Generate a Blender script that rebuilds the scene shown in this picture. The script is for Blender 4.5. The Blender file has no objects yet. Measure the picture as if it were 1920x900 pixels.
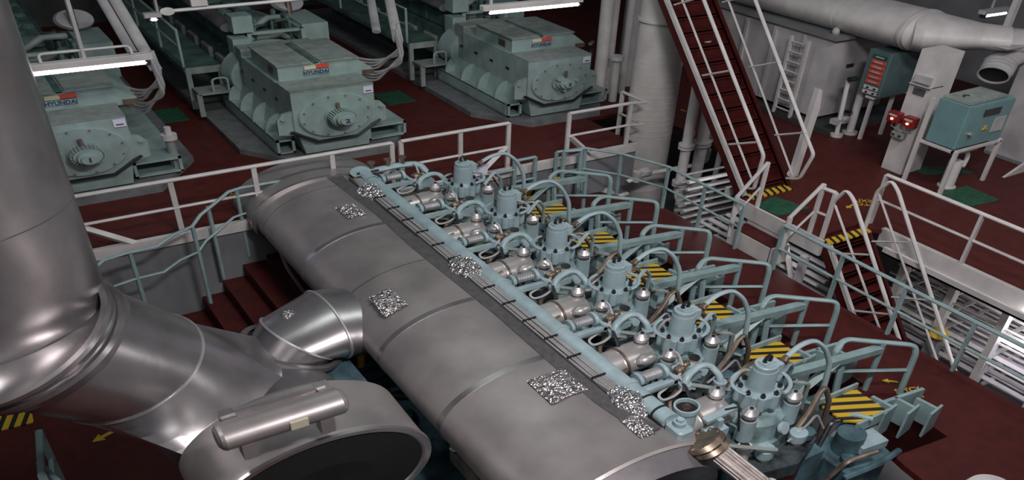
import bpy, bmesh, math, random
from math import pi, sin, cos, radians as rad
from mathutils import Vector, Matrix
random.seed(7)
SC = bpy.context.scene
COL = SC.collection
VS = .46            # heights of the place are built at this proportion of the plan

# ------------------------------------------------------------------ camera
cam = bpy.data.objects.new('camera', bpy.data.cameras.new('camera'))
COL.objects.link(cam)
SC.camera = cam
a_, b_, c_ = .6036, -.8401, -.0525
Rm = (Matrix.Rotation(c_, 3, 'Z') @ Matrix.Rotation(b_, 3, 'X') @ Matrix.Rotation(a_, 3, 'Z'))
M4 = Rm.transposed().to_4x4()
M4.translation = Vector((0, 0, 7 * VS))
cam.matrix_world = M4
cam.data.sensor_width = 36
cam.data.lens = 36 * 1471.6 / 1920
cam.data.shift_y = 450 / 1920
cam.data.clip_start = .05
cam.data.clip_end = 200

# ------------------------------------------------------------------ light
SC.view_settings.view_transform = 'Standard'
SC.view_settings.look = 'None'
SC.view_settings.gamma = 1
SC.view_settings.use_curve_mapping = False
SC.view_settings.exposure = .18
w = bpy.data.worlds.new('engine_room_air'); SC.world = w; w.use_nodes = True
w.node_tree.nodes['Background'].inputs[0].default_value = (.60, .64, .78, 1)
w.node_tree.nodes['Background'].inputs[1].default_value = .07

def area(name, loc, size, power, color=(1, .96, .95), target=None, sy=None):
    l = bpy.data.lights.new(name, 'AREA'); l.energy = power; l.color = color
    l.shape = 'RECTANGLE'; l.size = size; l.size_y = sy or size
    o = bpy.data.objects.new(name, l); COL.objects.link(o)
    o.location = (loc[0], loc[1], loc[2] * VS)
    if target:
        d = Vector((target[0], target[1], target[2] * VS)) - o.location
        o.rotation_euler = d.to_track_quat('-Z', 'Y').to_euler()
    return o
area('ceiling_lamp_over_engine', (2.6, .8, 10.5), 1.6, 185, (1, .93, .93), (3.6, 4.4, 0), .35)
area('ceiling_lamp_forward', (-1.8, 4.5, 10.5), 1.8, 42, (1, .95, .95), (1.8, 4.6, 0), .3)
area('ceiling_lamp_generators', (3.4, 6.6, 9.5), 3.2, 46, (.92, 1, .97), (3.6, 9.2, 0), .3)
area('ceiling_lamp_starboard', (7.2, 2.6, 9.0), 1.8, 72, (1, .96, .97), (8.8, 6.2, 0), .4)

area('lamp_row_port', (-4.2, 1.5, 8.5), 3.0, 18, (1, .97, .98), (0, 5, 1), .12)
area('lamp_row_aft', (.6, -3.0, 8.5), 3.0, 30, (1, .96, .96), (1.5, 4, 0), .12)
area('under_deck_fill', (8.0, 2.2, -.2), 1.8, 22, (1, .97, 1), (8.2, 2.6, -3), .2)  # added fill, brightens the pipe racks beyond the single tube modelled there
area('under_ladder_fill', (6.9, 6.2, .2), .6, 1.3, (1, .97, 1), (7.0, 5.6, -3), .2)  # added light without a fixture, lifts the pipes beneath the long ladder
area('under_landing_fill', (6.7, 4.9, -.15), .3, 1.0, (1, .97, 1), (6.5, 4.9, -3), .2)  # small fill put in to brighten the clutter below the landing, no fitting
# ------------------------------------------------------------------ materials
def mat(name, col, rough=.5, metal=0, bump=0, bscale=60, var=.12, vscale=6, spec=.5, col2=None, dirt=0):
    m = bpy.data.materials.new(name); m.use_nodes = True
    nt = m.node_tree; n = nt.nodes; p = n['Principled BSDF']
    p.inputs['Roughness'].default_value = rough
    p.inputs['Metallic'].default_value = metal
    p.inputs['Specular IOR Level'].default_value = spec
    tc = n.new('ShaderNodeTexCoord')
    no = n.new('ShaderNodeTexNoise'); no.inputs['Scale'].default_value = vscale
    no.inputs['Detail'].default_value = 5
    nt.links.new(tc.outputs['Object'], no.inputs['Vector'])
    mx = n.new('ShaderNodeMix'); mx.data_type = 'RGBA'
    c2 = col2 or tuple(c * (1 - var * 2.2) for c in col)
    c1 = tuple(min(1, c * (1 + var)) for c in col)
    mx.inputs[6].default_value = (*c1, 1); mx.inputs[7].default_value = (*c2, 1)
    cr = n.new('ShaderNodeValToRGB')
    cr.color_ramp.elements[0].position = .35; cr.color_ramp.elements[1].position = .7
    nt.links.new(no.outputs['Fac'], cr.inputs[0]); nt.links.new(cr.outputs[0], mx.inputs[0])
    nt.links.new(mx.outputs[2], p.inputs['Base Color'])
    if bump:
        nb = n.new('ShaderNodeTexNoise'); nb.inputs['Scale'].default_value = bscale
        nb.inputs['Detail'].default_value = 3
        nt.links.new(tc.outputs['Object'], nb.inputs['Vector'])
        bp = n.new('ShaderNodeBump'); bp.inputs['Strength'].default_value = bump
        bp.inputs['Distance'].default_value = .02
        nt.links.new(nb.outputs['Fac'], bp.inputs['Height']); nt.links.new(bp.outputs[0], p.inputs['Normal'])
    return m
def emit(name, col, s):
    m = bpy.data.materials.new(name); m.use_nodes = True
    p = m.node_tree.nodes['Principled BSDF']
    p.inputs['Base Color'].default_value = (*col, 1)
    p.inputs['Emission Color'].default_value = (*col, 1)
    p.inputs['Emission Strength'].default_value = s
    return m
M = dict(
    red=mat('red_deck_paint', (.078, .0135, .0105), .6, var=.10, vscale=9, bump=.12, bscale=90, spec=.25),
    redstair=mat('red_stair_paint', (.066, .009, .008), .55, var=.12, vscale=9, spec=.25),
    pad=mat('grey_plinth_paint', (.15, .16, .165), .6, var=.14, vscale=7, bump=.2),
    gen=mat('green_machine_paint', (.285, .385, .365), .42, var=.08, vscale=7),
    gentop=mat('dusty_green_paint', (.255, .30, .275), .65, var=.12, vscale=9),
    gend=mat('dark_green_machine', (.075, .14, .125), .5, var=.2, vscale=5),
    teal=mat('pale_blue_machine_paint', (.34, .46, .49), .38, var=.08, vscale=9),
    teald=mat('oily_blue_machine_paint', (.07, .135, .16), .4, var=.35, vscale=5),
    rail=mat('blue_green_rail_paint', (.27, .385, .39), .4, var=.08, vscale=9),
    white=mat('white_paint', (.60, .58, .57), .45, var=.07, vscale=5),
    whited=mat('aged_white_paint', (.47, .46, .47), .55, var=.12, vscale=3),
    lag=mat('white_lagging_cloth', (.56, .54, .52), .7, var=.06, vscale=4, bump=.15, bscale=30),
    steel=mat('galvanised_sheet', (.50, .475, .48), .30, .88, var=.1, vscale=4, bump=.05, bscale=8),
    steel2=mat('dull_aluminium_sheet', (.40, .37, .365), .42, .6, var=.1, vscale=3, bump=.06, bscale=6),
    steeld=mat('dark_sheet_metal', (.20, .19, .20), .5, .6, var=.2, vscale=3),
    chrome=mat('bright_nut_metal', (.70, .69, .70), .38, .75, var=.08),
    brass=mat('brown_bronze', (.25, .195, .15), .4, .7, var=.2, vscale=12),
    foil=None, grease=mat('greasy_dark_plate', (.045, .06, .065), .4, .2, var=.4, vscale=11),
    black=mat('black_rubber', (.012, .012, .013), .5, var=.1),
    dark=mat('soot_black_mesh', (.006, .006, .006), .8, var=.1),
    strip=mat('grey_gasket_strip', (.085, .085, .088), .7, var=.12, vscale=20),
    cable=mat('grey_cable_sheath', (.36, .36, .36), .45, var=.1),
    silver=mat('bright_sheet_lagging', (.56, .54, .53), .33, .55, var=.1), hose=mat('ribbed_metal_hose', (.32, .28, .26), .5, .35, var=.15, vscale=20),
    yellow=mat('yellow_paint', (.58, .38, .03), .5, var=.1, vscale=12),
    olive=mat('oil_stained_green', (.20, .25, .13), .45, var=.3, vscale=8),
    label=mat('cream_label', (.62, .58, .42), .5, var=.05),
    paper=mat('white_paper', (.75, .72, .85), .6, var=.03),
    redlab=mat('red_label', (.62, .08, .05), .5, var=.05),
    navy=mat('navy_lettering', (.02, .03, .12), .5, var=.02),
    greenmat=mat('green_rubber_mat', (.012, .085, .045), .6, var=.2, vscale=14),
    bolt=mat('dark_bolt_steel', (.05, .05, .055), .35, .5, var=.2),
    cab=mat('teal_cabinet_paint', (.15, .28, .29), .35, var=.05), cabd=mat('dark_switch_box_paint', (.085, .14, .145), .4, var=.08), cover=mat('grimy_cover_paint', (.24, .35, .36), .4, var=.25, vscale=9),
    redbox=mat('red_alarm_box', (.22, .012, .012), .4, var=.05),
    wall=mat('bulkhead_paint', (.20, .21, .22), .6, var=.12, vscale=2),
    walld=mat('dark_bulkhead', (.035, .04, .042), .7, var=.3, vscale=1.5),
    tube=emit('fluorescent_tube', (.86, .78, 1), 7),
    pilot=emit('pilot_lamp', (1, .35, .15), 5),
)
def foilmat():
    m = bpy.data.materials.new('crumpled_foil'); m.use_nodes = True
    nt = m.node_tree; n = nt.nodes; p = n['Principled BSDF']
    p.inputs['Base Color'].default_value = (.88, .85, .84, 1); p.inputs['Metallic'].default_value = .95
    p.inputs['Roughness'].default_value = .2
    tc = n.new('ShaderNodeTexCoord'); v = n.new('ShaderNodeTexVoronoi'); v.inputs['Scale'].default_value = 13
    nz = n.new('ShaderNodeTexNoise'); nz.inputs['Scale'].default_value = 12
    mxx = n.new('ShaderNodeMix'); mxx.data_type = 'VECTOR'; mxx.inputs[0].default_value = .35
    nt.links.new(tc.outputs['Object'], nz.inputs['Vector'])
    nt.links.new(tc.outputs['Object'], mxx.inputs[4]); nt.links.new(nz.outputs['Color'], mxx.inputs[5])
    nt.links.new(mxx.outputs[1], v.inputs['Vector'])
    bp = n.new('ShaderNodeBump'); bp.inputs['Strength'].default_value = .9; bp.inputs['Distance'].default_value = .04
    nt.links.new(v.outputs['Distance'], bp.inputs['Height']); nt.links.new(bp.outputs[0], p.inputs['Normal'])
    return m
M['foil'] = foilmat()
def hazardmat(name, scale, ax=(1, 0, .0), rot=0, off=0):
    m = bpy.data.materials.new(name); m.use_nodes = True
    nt = m.node_tree; n = nt.nodes; p = n['Principled BSDF']
    tc = n.new('ShaderNodeTexCoord'); mp = n.new('ShaderNodeMapping'); mp.inputs['Rotation'].default_value = (0, 0, rot)
    mp.inputs['Location'].default_value = (off, 0, 0)
    wv = n.new('ShaderNodeTexWave'); wv.wave_type = 'BANDS'; wv.bands_direction = 'X'
    wv.inputs['Scale'].default_value = scale
    nt.links.new(tc.outputs['Object'], mp.inputs['Vector']); nt.links.new(mp.outputs[0], wv.inputs['Vector'])
    cr = n.new('ShaderNodeValToRGB'); cr.color_ramp.interpolation = 'CONSTANT'
    cr.color_ramp.elements[0].color = (.62, .40, .02, 1); cr.color_ramp.elements[1].position = .58
    cr.color_ramp.elements[1].color = (.012, .012, .010, 1)
    nt.links.new(wv.outputs['Fac'], cr.inputs[0]); nt.links.new(cr.outputs[0], p.inputs['Base Color'])
    p.inputs['Roughness'].default_value = .5
    return m
M['hazard'] = hazardmat('hazard_stripes', 3.6, rot=rad(-65.5))
M['hazard2'] = hazardmat('hazard_step_stripes', 3.6, rot=rad(20))

# ------------------------------------------------------------------ mesh builder (author coordinates, z true to life)
class MB:
    def __init__(s): s.v = []; s.f = []; s.m = []; s.sm = []; s.cur = 0; s.crease = rad(42)
    def add(s, vs, fs, smooth=False):
        o = len(s.v); s.v += [tuple(v) for v in vs]
        for f in fs: s.f.append([o + i for i in f]); s.m.append(s.cur); s.sm.append(smooth)
        return s
    def box(s, x0, x1, y0, y1, z0, z1, rz=0, c=None, bev=0):
        if bev:
            b = bev
            bm = bmesh.new(); bmesh.ops.create_cube(bm, size=1)
            for v in bm.verts:
                v.co = Vector((x0 if v.co.x < 0 else x1, y0 if v.co.y < 0 else y1, z0 if v.co.z < 0 else z1))
            bmesh.ops.bevel(bm, geom=list(bm.edges), offset=b, segments=1, affect='EDGES')
            bm.verts.ensure_lookup_table(); vs = [tuple(v.co) for v in bm.verts]; fs = [[v.index for v in f.verts] for f in bm.faces]
            bm.verts.index_update(); fs = [[v.index for v in f.verts] for f in bm.faces]; bm.free()
        else:
            vs = [(x, y, z) for z in (z0, z1) for x, y in ((x0, y0), (x1, y0), (x1, y1), (x0, y1))]
            fs = [(0, 3, 2, 1), (4, 5, 6, 7), (0, 1, 5, 4), (1, 2, 6, 5), (2, 3, 7, 6), (3, 0, 4, 7)]
        if rz:
            cx, cy = c or ((x0 + x1) / 2, (y0 + y1) / 2)
            vs = [(cx + (x - cx) * cos(rz) - (y - cy) * sin(rz), cy + (x - cx) * sin(rz) + (y - cy) * cos(rz), z) for x, y, z in vs]
        return s.add(vs, fs)
    def prism(s, poly, axis, a, b):
        # poly: 2D points in the plane of the two other axes, extruded a..b along axis
        n = len(poly)
        def P(p, t): return (t, p[0], p[1]) if axis == 'x' else ((p[0], t, p[1]) if axis == 'y' else (p[0], p[1], t))
        vs = [P(p, a) for p in poly] + [P(p, b) for p in poly]
        fs = [list(range(n))[::-1], list(range(n, 2 * n))] + [(i, (i + 1) % n, n + (i + 1) % n, n + i) for i in range(n)]
        return s.add(vs, fs)
    def ring(s, c, d, r, seg, zk, ph=0, xk=1):
        d = Vector(d).normalized()
        up = Vector((0, 0, 1)) if abs(d.z) < .9 else Vector((0, 1, 0))
        u = d.cross(up).normalized(); v = u.cross(d).normalized()
        out = []
        for i in range(seg):
            t = 2 * pi * i / seg + ph
            p = u * (cos(t) * r) + v * (sin(t) * r)
            out.append((c[0] + p.x, c[1] + p.y * xk, c[2] + p.z * zk))
        return out
    def cyl(s, p0, p1, r, r1=None, seg=16, caps=True, zk=1, ph=0, yk=1):
        p0, p1 = Vector(p0), Vector(p1); r1 = r if r1 is None else r1
        A = s.ring(p0, p1 - p0, r, seg, zk, ph, yk); B = s.ring(p1, p1 - p0, r1, seg, zk, ph, yk)
        s.add(A + B, [(i, (i + 1) % seg, seg + (i + 1) % seg, seg + i) for i in range(seg)], seg > 8)
        if caps: s.add(A, [list(range(seg))[::-1]]); s.add(B, [list(range(seg))])
        return s
    def lathe(s, c, d, prof, seg=24, zk=1, yk=1):
        # prof: list of (t along d, r); sharp where a point is repeated
        d = Vector(d).normalized(); c = Vector(c); prev = None
        for (t0, r0), (t1, r1) in zip(prof, prof[1:]):
            A = s.ring(c + d * t0, d, max(r0, 1e-4), seg, zk, 0, yk); B = s.ring(c + d * t1, d, max(r1, 1e-4), seg, zk, 0, yk)
            s.add(A + B, [(i, (i + 1) % seg, seg + (i + 1) % seg, seg + i) for i in range(seg)], True)
        return s
    def tube(s, pts, r, seg=8, zk=1.45, bend=0, n=4, closed=False):
        pts = [Vector(p) for p in pts]
        if bend:
            q = [pts[0]]
            for a, b, c in zip(pts, pts[1:], pts[2:]):
                l = min(bend, (a - b).length * .49, (c - b).length * .49)
                p0 = b + (a - b).normalized() * l; p1 = b + (c - b).normalized() * l
                for k in range(n + 1):
                    t = k / n; q.append(p0 * (1 - t) ** 2 + b * 2 * t * (1 - t) + p1 * t * t)
            q.append(pts[-1]); pts = q
        R = []; u = None
        for i, p in enumerate(pts):
            d = (pts[min(i + 1, len(pts) - 1)] - pts[max(i - 1, 0)]).normalized()
            if u is None:
                u = d.cross(Vector((0, 0, 1)) if abs(d.z) < .95 else Vector((0, 1, 0))).normalized()
            else:
                u = (u - d * u.dot(d)).normalized()
            v = d.cross(u)
            ring = []
            for k in range(seg):
                t = 2 * pi * k / seg; o = u * cos(t) * r + v * sin(t) * r
                ring.append((p.x + o.x, p.y + o.y, p.z + o.z * zk))
            R.append(ring)
        vs = [q for ring in R for q in ring]
        fs = [(i * seg + k, i * seg + (k + 1) % seg, (i + 1) * seg + (k + 1) % seg, (i + 1) * seg + k) for i in range(len(R) - 1) for k in range(seg)]
        s.add(vs, fs, True); s.add(R[0], [list(range(seg))[::-1]]); s.add(R[-1], [list(range(seg))])
        return s
    def torus(s, c, R, r, a0=0, a1=360, n=20, zk=1.3, yk=.85, seg=8, bottom=None):
        pts = [(c[0] + R * cos(rad(a0 + (a1 - a0) * i / n)), c[1] + R * yk * sin(rad(a0 + (a1 - a0) * i / n)), c[2]) for i in range(n + 1)]
        if bottom is not None: pts = [(pts[0][0], pts[0][1], bottom)] + pts + [(pts[-1][0], pts[-1][1], bottom)]
        return s.tube(pts, r, seg, zk)
    def blob(s, c, rx, ry, rz, amp=.15, seed=0, n=3, flat=False):
        bm = bmesh.new(); bmesh.ops.create_icosphere(bm, subdivisions=n, radius=1)
        rr = random.Random(seed)
        vs = []
        for v in bm.verts:
            k = 1 + rr.uniform(-amp, amp); vs.append((c[0] + v.co.x * rx * k, c[1] + v.co.y * ry * k, c[2] + v.co.z * rz * k))
        bm.verts.index_update()
        fs = [[v.index for v in f.verts] for f in bm.faces]; bm.free()
        return s.add(vs, fs, not flat)
    def build(s, name, m, parent=None, label=None):
        mats = m if isinstance(m, (list, tuple)) else [m]
        me = bpy.data.meshes.new(name)
        cx = cy = cz = 0
        if parent is None and s.v:     # origin at the base of a single-mesh thing
            xs = [v[0] for v in s.v]; ys = [v[1] for v in s.v]; zs = [v[2] for v in s.v]
            cx, cy, cz = (min(xs) + max(xs)) / 2, (min(ys) + max(ys)) / 2, min(zs)
        me.from_pydata([(x - cx, y - cy, (z - cz) * VS) for x, y, z in s.v], [], s.f)
        me.polygons.foreach_set('use_smooth', s.sm); me.polygons.foreach_set('material_index', s.m)
        me.update()
        bm = bmesh.new(); bm.from_mesh(me); bmesh.ops.recalc_face_normals(bm, faces=bm.faces)
        for e in bm.edges:
            if len(e.link_faces) == 2 and e.calc_face_angle(0) > s.crease: e.smooth = False
        bm.to_mesh(me); bm.free()
        for q in mats: me.materials.append(M[q] if isinstance(q, str) else q)
        o = bpy.data.objects.new(name, me); COL.objects.link(o)
        o.location = (cx, cy, cz * VS)
        if parent is not None: o.parent = parent
        if label: o['label'] = label
        return o
def tag(o, label, cat, group=None):
    o['label'] = label; o['category'] = cat
    if group: o['group'] = group
    return o
def thing(name, label, cat, loc=(0, 0, 0), group=None, rz=0):
    o = bpy.data.objects.new(name, None); COL.objects.link(o); o.empty_display_size = .1
    o.location = (loc[0], loc[1], loc[2] * VS); o.rotation_euler = (0, 0, rz)
    return tag(o, label, cat, group)
def struct(name, mb, m):
    o = mb.build(name, m); o['kind'] = 'structure'; return o
def copy_tree(o, loc, label=None, parent=None, dz=0):
    c = o.copy(); COL.objects.link(c)
    if parent is not None: c.parent = parent
    else: c.location = (loc[0], loc[1], loc[2] * VS)
    if label: c['label'] = label
    for ch in list(o.children): copy_tree(ch, None, None, c)
    return c
def text_part(txt, name, m, parent, loc, size, rot=(pi / 2, 0, 0), sx=1, label=None, depth=.002):
    cu = bpy.data.curves.new(name, 'FONT'); cu.body = txt; cu.size = size; cu.extrude = depth
    cu.align_x = 'CENTER'; cu.align_y = 'CENTER'; cu.offset = size * .015; cu.resolution_u = 2
    t = bpy.data.objects.new(name, cu); COL.objects.link(t)
    dg = bpy.context.evaluated_depsgraph_get(); dg.update()
    me = bpy.data.meshes.new_from_object(t.evaluated_get(dg)); bpy.data.objects.remove(t)
    R = (Matrix.Rotation(rot[2], 4, 'Z') @ Matrix.Rotation(rot[0], 4, 'X'))
    for v in me.vertices:
        p = R @ Vector((v.co.x * sx, v.co.y, v.co.z)); v.co = (p.x, p.y, p.z * (VS if rot[0] else 1))
    me.materials.clear(); me.materials.append(M[m])
    o = bpy.data.objects.new(name, me); COL.objects.link(o); o.location = (loc[0], loc[1], loc[2] * VS)
    if parent is not None: o.parent = parent
    if label: o['label'] = label
    return o

# ================================================================== SETTING
PZ = -.75     # engine platform level
b = MB()
b.prism([(-5, 7.32), (6.58, 7.32), (6.58, 8.3), (7.45, 8.3), (7.45, 7.4), (7.3, 6.2), (6.62, 5.7), (6.50, 5.36), (6.50, 4.75), (6.50, 4.34), (7.12, 4.34), (7.30, 4.2), (7.30, -2), (13, -2), (13, 19), (-5, 19)], 'z', -.08, 0)
struct('floor', b, 'red')
b = MB(); b.prism([(4.9, -1), (6.23, -1), (6.23, 6.45), (5.85, 7.0), (2.9, 7.25), (1.95, 7.25), (1.95, 6.2), (2.6, 6.0), (3.0, 6.9), (4.6, 6.9), (4.85, 6.6), (4.85, 2.3), (4.78, 2.0), (4.7, 1.4)], 'z', PZ - .1, PZ)
o = struct('trim_1', b, ['redstair'])
b = MB(); b.box(-6, 14, -3, 12, -3.3, -3.2); struct('trim_2', b, 'wall')
b = MB(); b.box(-4, 1.45, 1.0, 6.9, -2.1, -2.0); struct('trim_3', b, 'red')
b = MB()   # white deck edge beams
b.box(-5, 6.58, 7.26, 7.32, -.16, .03); struct('trim_4', b, ['white'])
b = MB(); b.box(-5, 6.58, 7.29, 7.31, -3.2, -.16); struct('trim_7', b, 'wall')
b = MB()
b.box(7.24, 7.30, -2, 4.26, -.34, .03); b.box(7.12, 7.24, -2, 4.1, -.34, -.30); b.box(7.12, 7.16, -2, 4.1, -.34, -.2)
struct('trim_5', b, 'white')
b = MB(); b.box(6.47, 6.50, 4.76, 5.5, -.30, .02); b.box(6.46, 6.5, 4.34, 4.75, -.3, .03); b.box(6.6, 7.3, 5.76, 5.8, -.2, .0)
struct('trim_6', b, 'white')
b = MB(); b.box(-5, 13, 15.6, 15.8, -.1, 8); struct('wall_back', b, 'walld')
b = MB(); b.box(13.0, 13.2, -2, 15.8, -.1, 8); struct('wall_right', b, 'wall')
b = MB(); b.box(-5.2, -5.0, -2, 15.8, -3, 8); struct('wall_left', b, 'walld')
b = MB(); b.box(9.4, 9.45, -2, 8.2, -3.2, -.1); struct('wall_under_starboard_deck', b, 'wall')

# ================================================================== RAILINGS
def railing(label, pts, z0, h, mats='white', mid=True, posts=None, r=.024, foot=False, cat='railing', group=None, endcurve=False, braces=()):
    """pts: plan points of the rail line; a post at each"""
    c0 = pts[0]
    t = thing('railing', label, cat, (c0[0], c0[1], z0), group)
    L = [(x - c0[0], y - c0[1]) for x, y in pts]
    tp = [(x, y, h) for x, y in L]
    b = MB(); b.tube(tp, r, 8); b.build('top_rail', mats, t)
    if mid: b = MB(); b.tube([(x, y, h * .5) for x, y in L], r * .75, 8); b.build('middle_rail', mats, t)
    for i, (x, y) in enumerate(L):
        if posts and i not in posts: continue
        b = MB(); b.box(x - r * 1.0, x + r * 1.0, y - r * .6, y + r * .6, -.05, h)
        b.build('post', mats, t)
    for (x, y, dx, dy) in braces:
        b = MB(); b.tube([(x - c0[0], y - c0[1], h * .5), (x - c0[0] + dx, y - c0[1] + dy, -.02)], r * 1.7, 4); b.build('brace', mats, t)
    return t
railing('long white railing along the generator deck edge, left section with diagonal brace', [(.41, 7.30), (1.25, 7.30), (1.99, 7.30), (2.75, 7.30), (3.38, 7.30)], 0, 1.05, braces=((.42, 7.30, .42, 0), (3.35, 7.3, -.3, 0)))
railing('white railing on the generator deck edge ending beside the first cylinder', [(3.48, 7.30), (4.16, 7.30), (4.75, 7.30)], 0, 1.05, braces=((4.73, 7.3, -.35, 0),))
railing('short white railing in front of the third generator turning round by the thick column', [(5.53, 7.28), (6.40, 7.28), (6.58, 7.22), (6.58, 7.66)], 0, 1.05, posts=(0, 1, 3), braces=((5.55, 7.28, .32, 0),))
railing('white railing along the starboard deck edge above the pipe racks', [(7.27, 4.42), (7.27, 3.39), (7.27, 2.3), (7.27, 1.2)], 0, 1.05)
# teal rail along the platform edge
railing('blue-green railing along the right platform edge behind the white ladder', [(6.2, 4.62), (6.2, 3.91), (6.2, 3.24), (6.2, 2.58), (6.2, 1.9)], PZ, 1.0, 'rail', r=.022)
railing('blue-green railing around the far right platform corner in front of the thick column', [(5.35, 7.22), (5.72, 7.18), (5.98, 6.85), (6.2, 6.3), (6.2, 5.72), (6.2, 5.15)], PZ, 1.0, 'rail', r=.020)
railing('blue-green railing at the far end between deck rail and first cylinder', [(4.78, 7.2), (5.05, 7.2)], PZ, 1.0, 'rail', r=.022)
railing('narrow blue-green rail hoop at the platform gap below the white rail end', [(5.4, 7.15), (5.6, 7.1)], PZ, 1.05, 'rail', r=.022)
railing('thin blue-green rail behind the first cylinder cover', [(3.2, 7.2), (4.1, 7.2), (4.78, 7.2)], PZ, .8, 'rail', mid=False, r=.018)
# stepped teal handrail down the far left stairs
t = thing('stair_railing', 'wavy blue-green handrail following the red stairs beyond the steel drum', 'railing', (.4, 6.9, -2.0))
tp = [(.41, 6.72, .25), (.50, 6.78, .3), (.70, 6.85, .28), (.95, 6.92, .22), (1.12, 7.0, .3), (1.30, 7.05, .34), (1.40, 7.1, .48), (1.55, 7.2, .54), (1.72, 7.26, .68), (1.85, 7.3, .68), (2.3, 7.32, .66)]
loc = (.4, 6.9, -2.0)
sub = lambda P, dz=0: [(x - loc[0], y - loc[1], z - loc[2] + dz) for x, y, z in P]
b = MB(); b.tube(sub(tp), .018, 8); b.build('top_rail', 'rail', t)
b = MB(); b.tube(sub(tp, -.52), .014, 8); b.build('middle_rail', 'rail', t)
for (x, y, z, zb) in ((.72, 6.86, .28, -1.6), (1.30, 7.05, .34, -1.3), (1.50, 7.2, .52, -1.0), (1.80, 7.3, .68, -.75)):
    b = MB(); b.tube(sub([(x, y, z), (x, y, zb)]), .02, 6); b.build('post', 'rail', t)

# red steps at the far left
t = thing('stairs', 'dark red stepped stairs descending left of the engine behind the steel drum', 'stairs', (1.6, 6.9, -2.0))
for i, (x0, x1, z) in enumerate(((1.72, 1.95, -.9), (1.50, 1.72, -1.15), (1.28, 1.50, -1.4), (.55, 1.28, -1.7))):
    b = MB(); b.box(x0 - 1.6, x1 - 1.6, 5.3 - 6.9, 7.5 - 6.9, z + 2.0 - .1, z + 2.0); b.box(x0 - 1.6, x0 - 1.58, 5.3 - 6.9, 7.5 - 6.9, z + 2 - .3, z + 2 - .1)
    b.build('step', 'redstair', t)

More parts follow.
